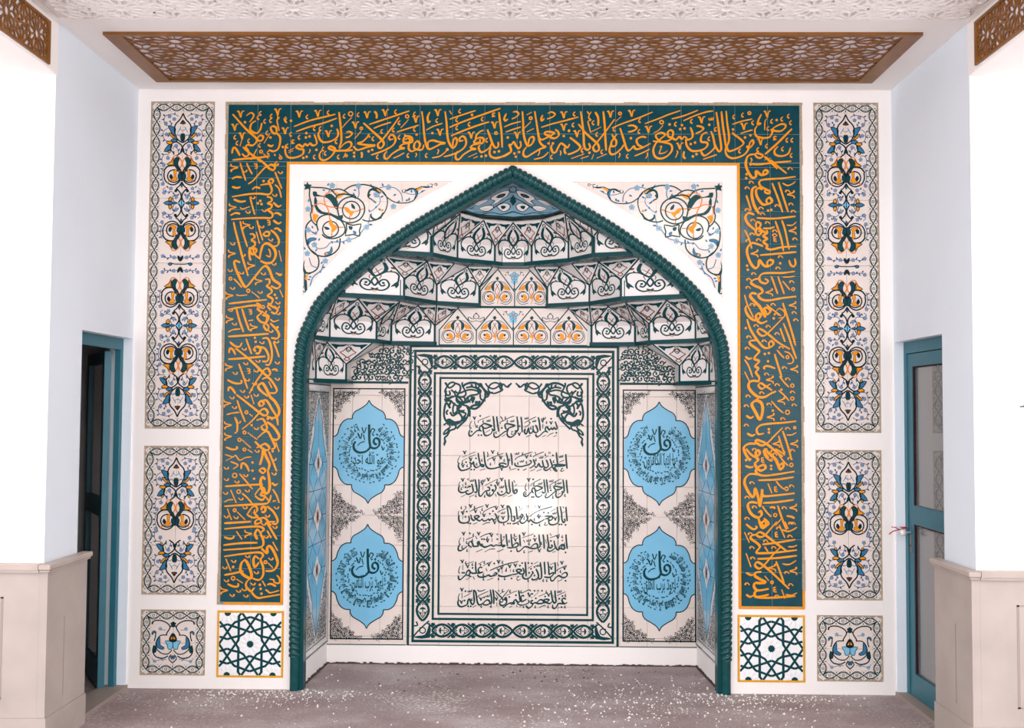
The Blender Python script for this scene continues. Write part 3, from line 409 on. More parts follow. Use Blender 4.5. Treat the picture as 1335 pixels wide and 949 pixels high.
def m_gilt():
    k = Ink()
    k.fill([(.02, .80), (.16, .72), (.2, .58), (.12, .44), (.1, .56), (.1, .68)], 'dteal', 1)
    k.line([(.0, .8), (.2, .75), (.34, .62), (.4, .5)], .018, 'dteal')
    k.fill([(.2, .68), (.3, .62), (.42, .5), (.3, .5), (.22, .52)], 'orange', 0)
    k.ring(.25, .27, .17, .022, 'black'); k.line([(.1, .08), (.3, .03), (.45, .16), (.45, .34), (.38, .44), (.2, .46)], .018, 'black')
    k.fill([(.15, .3), (.22, .36), (.27, .34), (.25, .2), (.33, .22), (.30, .16), (.14, .16)], 'orange', 1)
    k.leaf(.31, .34, .1, .07, -1.9, 'dteal', 2); k.line([(-.04, .7), (.06, .5), (.06, .4), (0, .32)], .018, 'rust')
    k.mirror(); k.disc(0, .26, .06, 'orange', 1, 6); k.line([(0, .42), (.06, .34), (0, .04)], .02, 'orange2')
    k.fill([(0, .95), (.06, .88), (0, .8), (-.06, .88)], 'dteal', 1, False); return k
def m_bloom():
    k = Ink()
    k.line([(.05, .68), (.25, .7), (.3, .82), (.42, .84)], .025, 'dteal'); k.disc(.42, .72, .035, 'rust'); k.disc(.3, .86, .03, 'dteal')
    k.fill([(0, .55), (.12, .5), (.16, .36), (.05, .3), (0, .15)], 'sky', 0); k.mirror()
    k.flower(0, .66, .2, 2, 'sky', 'orange2', 'blue'); k.line([(0, .45), (.0, .02)], .04, 'dteal', 1); k.disc(0, .05, .05, 'dteal'); return k
def m_lotus():
    k = Ink()
    for q in ([(0, .1), (.2, .0), (.42, .2), (.4, .5), (.22, .3), (.1, .3)], [(.02, .3), (.14, .45), (.12, .7), (0, .9)]): k.line(q, .05, 'dteal')
    k.line([(.1, .05), (.3, -.1)], .04, 'rust'); k.disc(0, .92, .06, 'dteal'); k.mirror(); return k
PAL = m_palmette(); DROP = m_drop(); GILT = m_gilt(); BLOOM = m_bloom(); LOTUS = m_lotus()

def lace(ink, inside, x0, x1, y0, y1, st, col='dteal', seed=1, wd=None, layer=1):
    """interlaced scrollwork: S-curls with leaves on a staggered lattice, kept where inside() holds"""
    r = random.Random(seed); wd = wd or st*.17
    ny = int((y1-y0)/st*1.1)+1; nx = int((x1-x0)/st)+1
    for j in range(ny):
        for i in range(nx):
            x = x0+(i+.5*(j % 2)+.3)*st; y = y0+(j+.4)*st*.9
            if not inside(x, y): continue
            a = r.uniform(0, 6.28); sg = 1 if (i+j) % 2 else -1
            ink.curl(x, y, st*.56, a, .95, wd, col, layer, sg, .3)
            ink.line([(x+st*.56*math.cos(a), y+st*.56*math.sin(a)), (x+st*.95*math.cos(a+.5*sg), y+st*.95*math.sin(a+.5*sg)), (x+st*1.15*math.cos(a+1.1*sg), y+st*1.15*math.sin(a+1.1*sg))], wd*.8, col, layer, taper=.5, n=3)
            ink.leaf(x+st*.45*math.cos(a+2.5), y+st*.45*math.sin(a+2.5), st*.6, st*.28, a+2.5+1.2*sg, col, layer)
    return ink
def rect_line(ink, x0, x1, y0, y1, wd, col='dteal', layer=1):
    ink.fill([(x0, y0), (x1, y0), (x1, y0+wd), (x0, y0+wd)], col, layer, False); ink.fill([(x0, y1-wd), (x1, y1-wd), (x1, y1), (x0, y1)], col, layer, False)
    ink.fill([(x0, y0), (x0+wd, y0), (x0+wd, y1), (x0, y1)], col, layer, False); ink.fill([(x1-wd, y0), (x1, y0), (x1, y1), (x1-wd, y1)], col, layer, False)
def braid(ink, a, b, hw, n, col='dteal'):
    """leafy two-strand guilloche from a to b (2-D points), half width hw, n links"""
    dx, dy = b[0]-a[0], b[1]-a[1]; L = math.hypot(dx, dy); ux, uy = dx/L, dy/L; st = L/n
    T = lambda s, t: (a[0]+ux*s-uy*t, a[1]+uy*s+ux*t)
    for g in (1, -1):
        ink.line([T(st*k/8, g*hw*.82*abs(math.sin(PI*k/8))**.8*(1 if (k//8) % 2 == 0 else 1)) for k in range(8*n+1)], hw*.32, col, 1, n=2)
        for k in range(n):
            c = (k+.0)*st
            ink.line([T(c+st*.14, g*hw*.2), T(c-st*.02, g*hw*.55), T(c-st*.2, g*hw*.95)], hw*.22, col, 1, n=3); ink.disc(*T(c-st*.2, g*hw*.92), hw*.12, col, 1, 6)
            ink.leaf(*T(c-st*.06, g*hw*.95), st*.30, hw*.26, math.atan2(uy, ux)-g*.35, col, 1); ink.leaf(*T(c+st*.05, g*hw*.45), st*.26, hw*.2, math.atan2(uy, ux)+g*1.2, col, 1)
            ink.curl(*T(c+st*.02, g*hw*.8), hw*.22, 0, .7, hw*.18, col, 1, g)
            ink.line([T(c+st*.30, g*hw*.66), T(c+st*.22, g*hw*.3), T(c+st*.12, 0)], hw*.11, col, 1, n=3)
            ink.line([T(c+st*.52, g*hw*.62), T(c+st*.68, g*hw*.34), T(c+st*.86, 0)], hw*.13, col, 1, n=3)
            ink.curl(*T(c+st*.62, g*hw*.26), hw*.13, 0, .6, hw*.1, col, 1, g)
    for k in range(n):
        c = k*st
        ink.fill([T(c+st*.34, 0), T(c+st*.38, hw*.3), T(c+st*.47, hw*.46), T(c+st*.45, hw*.16), T(c+st*.47, 0), T(c+st*.45, -hw*.16), T(c+st*.47, -hw*.46), T(c+st*.38, -hw*.3)], col, 1, False)
        ink.fill([T(c+st*.45, hw*.07), T(c+st*.66, hw*.05), T(c+st*.66, -hw*.05), T(c+st*.45, -hw*.07)], col, 1, False)
        ink.disc(*T(c+st*.22, 0), hw*.11, col, 1, 6); ink.disc(*T(c+st*.72, 0), hw*.10, col, 1, 6)
GIRIH = ['350 92 320 130 320 430 285 475', '360 90 460 240 540 350 590 378 605 430 632 475', '185 232 235 250 405 305 460 330', '185 325 285 475', '185 418 240 395 320 378', '185 325 240 245 275 205 320 192 400 160 460 140']
def girih(ink, cx, cy, sx, sy, wd, col, layer=1, rot=False, spokes=True, clip=None, hole=None):
    """one ten-point star repeat; sx, sy are the half sizes of the repeat"""
    def T(x, y):
        a, b = (x-460)/275, (475-y)/385
        return (cx+b*sx, cy+a*sy) if rot else (cx+a*sx, cy+b*sy)
    for g in GIRIH:
        q = nums(g)
        for fx in (0, 1):
            for fy in (0, 1):
                r = [T(920-x if fx else x, 950-y if fy else y) for x, y in q]
                ink.line(r, wd, col, layer, smooth=False)
    if spokes:
        for (px, py) in ((460, 475),)+tuple((460+a*275, 475+b*385) for a in (-1, 1) for b in (-1, 1)):
            for i in range(10):
                a = PI*i/5+PI/10
                if px != 460 and not ((px < 460) == (math.cos(a) > 0) and (py < 475) == (math.sin(a) > 0)): continue
                ink.line([T(px+48*math.cos(a), py+48*math.sin(a)), T(px+135*math.cos(a), py+135*math.sin(a))], wd*.8, col, layer, smooth=False)
            if hole: 
                if px == 460 or True: ink.line([T(px+52*math.cos(PI*i/5), py+52*math.sin(PI*i/5)) for i in range(10)], wd*.8, col, layer, smooth=False, closed=True) if px == 460 else None
def rosette(ink, cx, cy, sx, sy, wd, col, layer=1, lite=False):
    """twelve-petalled star: hub opening, radiating spokes, zigzag outline reaching the neighbouring stars"""
    R = math.hypot(sx, sy)*.5; kx = sx/(R*1.62); ky = sy/(R*1.12)
    for T_ in [lambda r, a: (cx+r*R*kx*math.cos(a), cy+r*R*ky*math.sin(a))]:
        ink.line([T_(.27, PI*(i*2+1)/12) for i in range(12)], wd, col, layer, smooth=False, closed=True)
        for i in range(12):
            a = PI*(2*i+1)/12; b = PI*(2*i+2)/12; c_ = PI*2*i/12
            ink.line([T_(.27, a), T_(.72, a)], wd, col, layer, smooth=False)
            ink.line([T_(.72, a), T_(1.0, b)], wd, col, layer, smooth=False); ink.line([T_(.72, a), T_(1.0, c_)], wd, col, layer, smooth=False)
            if i in (0, 5, 6, 11): ink.line([T_(.72, a), T_(1.62, 0 if i in (0, 11) else PI)], wd, col, layer, smooth=False)
            if i in (0, 5, 6, 11) or lite: ink.line([T_(1.0, c_), T_(1.3, a), T_(1.0, b)], wd, col, layer, smooth=False)
def clip_ink(ink, x0, x1, y0, y1):
    """drop faces whose centre falls outside, pull the rest to the border"""
    out = []
    for c, l, v, f in ink.p:
        ff = [q for q in f if x0 <= sum(v[i][0] for i in q)/len(q) <= x1 and y0 <= sum(v[i][1] for i in q)/len(q) <= y1]
        if ff: out.append((c, l, [(min(max(x, x0), x1), min(max(y, y0), y1)) for x, y in v], ff))
    ink.p = out; return ink
# the seven written lines, pen strokes in small local frames (ox, oy, scale)
WR = [
[(605, 538, .5244, '72 8 74 20 75 35 76 44 72 43 69 39;71 44 67 52 60 56 54 57 50 53 48 45 47 37 44 33 40 34 38 40 40 44 37 44 32 45 26 50 20 56 15 58 12 54 13 46 16 42;40 34 46 29 51 27 58 29 69 33 62 36 54 39 48 37;38 44 44 46;@1.5 53 49 65 43;D 36 56;D 43 56;S 61 19;D 40 8;@1.3 36 25 35 21 42 17 55 12 65 8;C 48 21;V 26 14;@1.2 27 20 26 25 29 32 29 38;@1.5 20 20 15 28 14 35 17 39 19 37;C 33 34;D 19 47;81 9 83 25 85 38 86 47;C 80 49;@1.5 90 9 95 15 95 20;@1.5 91 28 90 24 100 19 113 12 125 8;C 103 12;C 108 21;S 120 20;D 94 38;109 42 104 40 102 33 103 28 112 28 126 32 117 36 110 39 109 44 100 48 90 56 82 61 76 60 74 54 75 48;109 44 107 52 109 58 115 61 122 58 128 52 130 45 134 44;@1.5 93 60 103 54;@1.3 117 46 121 47 118 50 118 54 123 53 127 48'),
 (665, 538, .5244, '17 9 19 25 20 40 18 46 14 46 12 44;27 10 29 25 30 49;@1.3 24 30 23 35 26 34;V 23 54;70 11 73 25 75 45;S 60 20;S 41 13;@1.6 35 26 48 18 65 10;@1.5 35 37 44 32 50 25 46 22;37 40 35 46 38 52 41 52 43 46 46 38 47 46 50 51 55 49 57 42 57 32;57 40 60 48 65 49 69 46 67 38 63 30;C 52 38;C 38 42;@1.6 40 60 51 56;S 84 13;V 81 21;@1.3 82 27 81 33 82 40;C 91 24;D 102 15;V 102 26;112 22 115 30 117 39 113 41 109 37 106 42 102 38 98 43 94 38 91 35 88 38 88 44 94 49;90 45 82 49 75 56 68 60 64 56 65 52;D 115 50;@1.6 107 60 116 56;@1.4 92 60 100 53 104 52 109 49;@1.6 80 60 89 56')],
[(593, 584, .5618, '54 11 56 25 59 37 62 42 67 43 66 39 61 38;60 40 52 45 47 44 44 38 43 32 40 37 36 35 35 32;37 38 37 44 32 48 24 51 15 52 10 47 8 40 10 35;@1.4 13 18 8 26 7 33 10 36 12 35;V 23 11;@1.6 32 15 48 9;@1.5 17 22 28 17;@1.5 32 22 48 15;@1.6 16 30 29 23;D 49 24;V 37 27;D 26 33;C 18 34;V 19 42;C 29 41;C 51 37;D 38 50;D 45 50;@1.6 58 52 71 48;C 63 28;67 8 69 25 71 38 76 46 85 48 97 46 107 42 113 40;120 38 112 35 103 37 106 41 114 44 121 43 124 37 122 22 119 11;@1.4 75 9 77 15 75 20 80 18;V 88 10;@1.5 77 30 77 27 90 21 113 12;C 100 12;C 83 37;V 91 27;@1.2 93 30 92 38;V 107 23;C 115 28;C 127 27;130 12 132 25 133 40;C 128 45;V 109 49;@1.6 127 52 134 49'),
 (668, 584, .5618, '@1.6 0 50 9 47;S 11 12;C 24 13;@1.6 8 28 8 24 25 16 47 9;@1.5 52 9 55 15;@1.6 49 22 50 19 62 13 73 9;C 43 17;V 33 21;S 22 30;C 13 35;C 33 33;6 34 6 39 10 42 20 43 33 40 41 37 44 32 40 28;48 26 51 32 52 38 47 43 40 47;25 52 33 48;D 14 50;@1.6 41 54 53 49;@1.6 56 54 68 49;52 42 55 45 58 42 61 36 64 42 68 44 72 42 70 32 70 28;72 42 78 46 83 42 81 33 78 27;C 55 27;S 67 21;@1.4 75 24 84 17;R 86 11 2.4;C 77 15;87 25 90 34 92 42 86 48 79 52 74 50 73 46;92 42 97 50 103 54 98 45 104 42 98 40;93 40 105 38 123 40 112 42 103 42;102 10 103 22 105 38;D 94 17;C 96 31;@1.8 88 50 89 53;@1.8 109 33 120 28;H 113 19;124 14 125 30 127 48;@1.6 113 48 117 47 112 52 115 54 121 51')],
[(593, 619, .577, '46 10 48 22 50 35 48 40 44 38;54 10 55 25 54 38 55 46 59 48 64 42 70 35;73 28 78 29 78 35 72 36 73 44 79 48 86 43 89 35;90 22 93 30 89 37 84 34 88 33;38 20 41 32 41 38 34 43 27 43 25 38;27 30 32 26 36 27;31 36 27 36 22 39 15 40 9 36 9 28 11 25;@1.3 12 15 9 22 10 27;V 18 12;@1.2 18 20 19 30;R 30 10 2;S 39 12;C 25 19;D 24 28;C 15 31;@1.6 14 50 24 45;@1.6 33 50 44 45;C 48 47;S 64 12;V 76 11;@1.6 68 24 97 9;V 62 20;@1.3 63 26 63 34;D 82 23;C 79 42;C 68 48;@1.6 91 43 94 49;V 106 11;C 96 14;V 97 21;H 106 27;113 11 115 25 117 36 112 43 104 46 98 43 96 38;122 10 123 25 125 38 121 42 117 38;@1.6 108 50 118 45;@1.6 120 50 130 45;D 106 38'),
 (668, 619, .577, '0 15 1 30 2 38 6 42 10 39 10 34 6 34 5 38;@1.6 3 12 6 18;@1.6 5 25 11 21;V 37 12;D 47 10;@1.2 37 20 37 33;@1.5 32 19 29 27 30 33 33 36;@1.5 42 24 43 21 55 14 65 9;C 49 22;S 63 19;71 10 73 25 74 38 70 41 67 37;68 44 63 49 57 50 53 46 52 38 50 31 46 30 44 36 48 42;47 36 41 40 36 46 30 49 26 46 26 41 30 37;50 28 54 25 60 26 68 30 62 33 56 36 50 33;@1.5 57 43 66 38;D 44 50;D 48 50;C 31 42;77 10 79 25 81 41;C 77 43;S 88 13;@1.5 84 25 86 22 98 15 110 9;C 98 19;S 106 18;C 86 28;D 87 35;100 35 97 33 94 28 95 25 104 27 113 29 106 33 100 34 96 38 88 45 80 51 75 51 74 46;100 36 98 45 101 51 108 49 113 43 112 36;114 10 116 22 117 35 115 40 112 38;122 11 123 25 125 42;@1.5 103 44 110 41;@1.4 90 47 92 49 90 53 94 52;C 119 46')],
[(593, 653, .577, '@1.5 23 11 25 16 20 22 16 25;C 15 15;V 36 12;C 45 14;@1.6 34 24 45 18 65 11;D 27 24;V 47 24;C 62 19;@1.6 64 28 66 24 80 16 95 11;V 73 12;V 94 17;D 86 23;V 66 33;D 79 29;@1.5 57 23 59 30;36 31 38 40 43 44 48 40 55 36 50 33 44 36 50 42 57 45 61 40;61 40 65 45 71 44 76 41 79 44 83 40 87 43 91 42 94 38 93 32 90 28;31 34 33 42 29 48 20 50 12 48 9 42 9 35 10 32;@1.3 9 22 8 30 9 34;V 18 28;D 24 36;@1.2 18 34 18 41;D 30 50;D 35 51;@1.6 41 53 51 49;@1.5 62 54 70 50 75 49 80 49;V 90 49;@1.6 96 26 105 21 115 17;V 108 13;H 109 26;V 109 39;99 33 97 41 100 47 108 49 117 46 121 40 120 25 118 12 122 13 126 20 128 35 128 46;D 120 51;D 125 51;C 111 52'),
 (668, 653, .577, '0 45 5 45 5 38 2 34;8 12 10 28 11 42;@1.5 15 11 17 17;@1.6 14 22 25 16;19 30 23 31 23 36 18 37 19 32;23 36 17 44 8 50 0 52;R 34 12 2.2;@1.4 35 15 27 25;31 28 34 38 32 44 25 50 19 49 18 45;C 27 39;C 15 38;D 13 52;V 61 14;R 51 13 2.2;@1.4 51 17 38 29;@2 39 35 50 27 65 20 90 13;34 44 38 47 41 42 46 47 55 50 65 46 73 41;73 35 80 34 86 36 80 39 74 41;80 40 84 44 89 42 91 38 87 32;D 59 31;V 60 37;D 71 26;D 81 27;@1.6 86 24 98 18;H 95 27;V 97 41;C 50 41;D 44 53;C 62 54;@1.4 73 48 75 50 72 53 76 55 80 52;81 44 84 52 92 54 102 50 105 42 103 28 101 13;108 12 111 28 112 42 116 49 119 44 117 40;@1.5 114 12 116 17;@1.5 113 27 119 24;121 13 122 28 124 46;D 106 53;D 111 53;D 120 54')],
[(593, 689, .577, 'V 20 12;D 34 11;C 42 14;V 54 12;@1.3 20 20 20 30;@1.8 25 25 43 18;@1.6 47 17 50 24;@1.6 56 20 70 13 84 10;D 61 24;D 66 24;C 74 21;V 83 16;@1.3 84 22 84 30;V 74 28;@1.4 14 20 10 27 10 33 13 36;C 27 31;C 40 26;28 40 20 46 13 50 8 48 8 42 11 36;31 40 31 33 36 29 40 34 42 40 48 40 53 39 51 32 54 29 56 34 60 39 61 35 63 40 69 42 77 39 82 37 88 40 92 37 98 38;31 38 38 43;98 38 105 38 113 38 110 41 106 38 105 30 104 12;@1.4 99 34 107 28 112 22;R 111 19 2;116 12 117 25 119 40;R 96 13 1.6;D 96 24;C 123 28;127 12 128 25 129 35 130 43 118 43;C 17 42;C 28 49;@1.8 48 53 62 47;@1.4 67 53 78 47 85 46 91 46;@1.5 95 52 103 50 110 46;D 127 51'),
 (668, 689, .577, '0 43 8 42 13 38 12 33 7 33 2 38;16 13 17 25 18 40;C 5 14;@1.6 0 21 11 17;V 7 26;V 26 13;@1.6 22 21 48 12;D 50 17;V 51 26;S 37 26;@1.5 25 25 28 32;C 38 34;10 44 11 51 16 51 22 46 28 41 35 42 45 45 55 44 57 38 54 34 48 36 42 42;55 44 61 42 63 36 61 25 60 13;69 13 71 25 72 46;C 66 33;V 61 50;@1.8 35 54 46 50;C 27 52;79 13 80 25 82 38 80 45 80 50 86 51 93 47 98 42;@1.4 75 24 77 34;82 42 87 44 90 40 88 36;@1.5 85 11 88 16;@1.8 85 21 107 13;D 87 28;94 27 96 38 100 46 105 48 106 42 112 36 117 40 118 46 112 46 106 44;112 36 111 44;V 103 20;@1.3 103 27 103 37;C 113 18;R 113 27 1.6;C 118 35;121 13 122 28 124 46;@1.8 90 54 98 51;D 120 54')],
[(593, 727, .577, 'V 17 9;@1.3 18 16 18 28;C 25 11;@1.6 24 15 43 8;V 29 20;C 40 15;D 40 23;@1.4 12 19 9 27 9 34 12 35;D 17 34;D 21 34;25 38 20 43 13 49 9 48 8 40;25 38 27 32 31 28 35 33 32 40 37 43;31 40 25 39;35 33 40 35 44 35 48 34 47 22 47 9;48 34 53 35 58 34 63 32 58 34 53 30 54 24 58 21 62 23;@1.6 52 15 64 8;D 58 16;@1.6 64 18 84 8;C 67 10;V 77 16;D 89 13;V 99 10;C 108 10;@2 79 29 95 22 115 15 130 11;@1.6 70 24 73 30;V 99 29;V 106 23;@1.3 107 28 107 35;C 116 28;@1.6 117 22 116 32;V 124 20;@1.3 126 26 125 32;51 38 54 43 62 44 70 42 76 39 81 42 87 40 92 39 95 36 91 34 88 37;97 39 105 42 115 42 130 38;@1.6 41 43 45 49;@1.6 25 50 34 45;C 65 38;C 65 48;@1.5 73 51 87 46;C 99 47;C 113 47;D 128 47'),
 (668, 727, .577, '@2 0 12 14 8;V 7 18;D 17 18;D 22 12;29 9 30 22 31 42;D 36 12;D 44 13;@1.6 49 14 58 9;@1.6 35 24 45 18;D 50 21;D 42 25;S 58 17;D 38 34;63 10 65 25 66 38 65 46 61 48 58 44;72 9 73 22 74 38;53 25 57 33 59 42 55 48 46 50 44 46;44 30 47 35 44 37 40 44 32 48 25 46 23 40 26 35 26 28 23 23;25 36 19 37 13 33 9 28 15 26 21 29 15 33 8 37 0 38;C 3 29;@1.4 11 41 14 43 10 46 12 51 19 48;C 36 51;@1.6 52 53 58 49;D 50 40;80 9 82 22 83 37 88 35 93 34 92 38 85 44 75 44 72 43;96 10 97 22 97 37;@1.5 85 16 94 12;V 88 24;@1.5 101 11 104 19;V 112 12;@1.6 102 30 102 27 123 17;V 118 24;C 109 31;86 45 87 51 92 52 97 46 103 41 107 41 113 45 120 44 124 39 122 34 117 34 111 39;C 70 51;C 78 51;@1.6 102 54 113 49;D 120 52')],
[(593, 762, .577, 'V 16 12;D 24 15;S 34 14;@1.3 16 18 16 32;@1.6 20 28 36 20;@1.4 11 20 8 28 8 36;V 15 40;D 22 36;42 12 43 25 44 38 41 45 37 42 35 36 33 31;42 12 47 17 49 28 51 40 55 46 60 44 65 41;33 35 30 34 28 44 22 48 14 50 8 46 7 38 10 34;C 39 33;D 30 49;D 36 49;@1.6 40 52 49 46;@1.6 51 12 55 15 62 14 69 11;@1.6 54 28 54 25 76 15;S 74 25;D 66 29;V 59 33;63 45 72 46 79 42 77 36 72 35 66 40 63 45;79 43 83 42 83 32 80 11;86 11 88 25 88 44;C 60 49;C 82 49;@2 91 14 98 22 106 30 109 36 105 40 101 36 107 30 115 20 122 11;@1.4 98 12 101 16;@1.6 101 21 113 15;C 108 13;V 94 33;@1.3 93 23 96 28;@1.3 95 40 95 49;101 40 103 46 110 47 116 42 117 35 115 29 112 33 117 36;110 52 118 45 124 42 130 41;@1.6 116 25 130 18;D 123 28;C 125 15;108 50 112 52;@1.6 123 52 130 48'),
 (668, 762, .577, '@1.6 0 18 10 14;14 13 16 25 17 36;C 20 16;@1.6 20 20 32 14 38 12 42 15;D 8 24;S 1 42;3 45 3 38 7 34 10 38 14 40 17 37;17 36 22 38 27 36 32 33;27 26 22 25 19 30 21 36;@2 10 42 17 46 26 46 33 43 38 40 36 35;V 39 25;@1.3 43 27 44 31;D 36 20;D 45 21;D 50 14;R 58 14 2;@1.4 58 18 48 27;D 67 14;@1.6 59 27 80 18;C 77 16;D 53 31;47 37 43 36 42 41 46 43 52 41 58 43 68 42 70 37 64 34 58 38 55 42;47 41 45 47 38 53 33 51 31 47;70 42 76 40 83 35 77 33 71 35 76 40 84 43 88 40 91 38;V 82 24;D 74 27;87 13 89 25 91 36 95 42 98 40 92 42;96 13 97 25 99 40;@1.2 93 24 94 30;S 106 15;@1.7 101 25 120 16;C 120 24;D 113 26;D 106 32;91 45 91 52 96 54 101 48 104 43 112 43 119 43 124 40;121 33 116 31 112 34 114 40 118 43;@1.5 9 46 11 51;@1.5 16 52 21 47;D 25 51;C 52 50;@1.5 60 53 68 48 76 47;C 81 50;@1.6 101 54 106 51;D 111 51;C 119 50')],
]
def pen_line(k, parts, Y, col='dteal'):
    K = .00514
    for ox, oy, sc, data in parts:
        W = lambda p, q: P(ox+p*sc, oy+q*sc, Y)
        for s in data.split(';'):
            t = s.split()
            if t[0] in 'VCDRHS':
                x, y = float(t[1]), float(t[2])
                if t[0] == 'V':
                    k.line([W(x+a, y+b) for a, b in ((-4.2, -2.5), (-2.4, -3.4), (.2, 3.4))], 1.7*K, col, n=2); k.line([W(x+a, y+b) for a, b in ((.2, 3.4), (2.0, -3.2), (4.2, -3.8))], 1.3*K, col, n=2)
                elif t[0] == 'C': k.line([W(x+a, y+b) for a, b in ((.8, -3), (-1.2, 0), (-1.2, 2.6), (1.6, 2.4))], 1.15*K, col, n=2); k.disc(*W(x+.4, y+2), .75*K, col, 1, 6)
                elif t[0] == 'D': k.disc(*W(x, y), 1.35*K, col, 1, 6, .3)
                elif t[0] == 'R': k.ring(*W(x, y), float(t[3])*.5*K, .8*K, col, 1, 8)
                else: k.line([W(x+a, y+b) for a, b in ((-4.5, 0), (-4, 2.4), (-1, 2.2), (-.6, -1.5), (.4, 2), (3.4, 1.8), (4, -2.6))], 1.3*K, col, n=2)
            else:
                wd = 2.45
                if t[0][0] == '@': wd = float(t[0][1:])*.95; t = t[1:]
                v = [float(q) for q in t]; k.line([W(a, b) for a, b in zip(v[::2], v[1::2])], wd*K, col, nib=.75, taper=.3, n=4)
# =================================================================== the room
YW, YB = 6.40, 7.07                      # face of the mihrab wall, back of the niche
ZC = 3.655
XA = 2.3116                              # half width of the alcove
YP = 5.2657                              # face of the piers
ROPE = [(384.5, 899), (385, 860), (386.5, 700), (388.5, 560), (389.6, 490), (391, 474), (393.3, 451), (397.5, 436), (403.6, 422), (413.6, 401), (425, 386), (439, 371), (459.5, 352.5), (481.6, 335), (506.7, 318), (534, 299.5), (563.7, 281.5), (593, 265), (623, 247.5), (648, 233.5), (670.5, 222.5)]
half = [P(x, y, YW-.02) for x, y in ROPE]
half[0] = (half[0][0], 0.0)
half = [(x-0.006, z) for x, z in half]; half[-1] = (0.0, half[-1][1])
half = crm(half, 6)
arch = half+[(-x, z) for x, z in reversed(half[:-1])]          # left foot -> apex -> right foot
def offset(path, d):
    """parallel path, d to the inside of the arch"""
    o = []; L = len(path)
    for i, p in enumerate(path):
        a = path[max(i-1, 0)]; b = path[min(i+1, L-1)]
        dx, dz = b[0]-a[0], b[1]-a[1]; l = math.hypot(dx, dz)
        k = 1.0
        if i == L//2: o.append((0, p[1]-d*1.12)); continue
        o.append((p[0]+dz/l*d, p[1]-dx/l*d))
    o[0] = (o[0][0], 0.0); o[-1] = (o[-1][0], 0.0)
    return [q for i, q in enumerate(o) if not (i < L//2 and q[0] > 0) and not (i > L//2 and q[0] < 0)]
edge = offset(arch, 0.052)               # clear opening

# panel rectangles on the wall: (x0, x1, z0, z1)
FX0, FX1 = 1.838, 2.234
PAN = {'long': (1.5617, 3.5776), 'mid': (.5591, 1.4573), 'low': (.0776, .47)}
recess = []
for s in (-1, 1):
    for k, (a, b) in PAN.items():
        x0, x1 = sorted((s*FX0, s*FX1)); recess.append([(x0, a), (x1, a), (x1, b), (x0, b)])
SP_L = [P(x, y, YW) for x, y in ((396, 236), (482, 236), (590, 236.5), (540, 263), (500, 287), (470, 307.5), (440, 333), (415, 359), (394.5, 386))]
SP_R = [(-x, z) for x, z in reversed(SP_L)]
recess += [SP_L, SP_R]
def wall_back():
    outer = [(-XA, 0), (edge[0][0], 0)]+edge[1:-1]+[(edge[-1][0], 0), (XA, 0), (XA, ZC), (-XA, ZC)]
    loops = [outer]+recess
    tr = tessellate_polygon([[Vector((x, z, 0)) for x, z in l] for l in loops])
    V = [(x, YW, z) for l in loops for x, z in l]; F = [tuple(t) for t in tr]
    b = 0
    for l in loops:
        n = len(l); k = len(V)
        if l is outer: V += [(x, YW+.05, z) for x, z in l]
        else: V += [(x, YW+.014, z) for x, z in l]
        for i in range(n):
            j = (i+1) % n
            F.append((b+i, b+j, k+j, k+i))
        if l is not outer:
            F.append(tuple(range(k, k+n)))
        b += n
    mesh_obj('wall_back', V, F, 'plaster')['kind'] = 'structure'
wall_back()
def struct(o): o['kind'] = 'structure'; return o
# side walls of the alcove, with the door openings beside the mihrab wall
DZ, DY0, DY1 = 2.108, 5.655, 6.385
for s, nm in ((-1, 'left'), (1, 'right')):
    m = MB(); xo = s*(XA+.14)
    a, b = sorted((s*XA, xo))
    m.box(a, b, YP+.001, DY0, 0, ZC); m.box(a, b, DY0, DY1, DZ, ZC); m.box(a, b, DY1, 7.4, 0, ZC)
    struct(m.build('wall_'+nm, 'plaster_side'))
    a, b = sorted((s*XA, s*4.6))
    m = MB().box(a, b, YP, YP+.24, 0, ZC) if False else MB().box(min(s*(XA+.0), s*4.6), max(s*XA, s*4.6), YP-.0, YP+.0005, 0, ZC)
    struct(m.build('wall_pier_'+nm, 'plaster'))
struct(box('wall_behind', 'plaster', -3.2, 3.2, 7.18, 7.3, 0, ZC))
struct(box('floor', 'floor', -5, 5, -4.5, 8.2, -.12, 0))
struct(box('ceiling', 'plaster', -5, 5, -1.5, 7.4, ZC, ZC+.15))
# dim room beyond the left door and the one beyond the right door
for s in (-1, 1):
    m = MB(); a, b = sorted((s*(XA+.141), s*4.4))
    m.box(*sorted((s*4.3, s*4.4)), 4.9, 8.0, 0, 3.0); m.box(a, b, 7.7, 7.8, 0, 3.0); m.box(a, b, 5.32, 5.42, 0, 3.0); m.box(a, b, 5.3, 7.8, 2.9, 3.0)
    struct(m.build('wall_beyond_'+('left' if s < 0 else 'right'), 'maroon'))
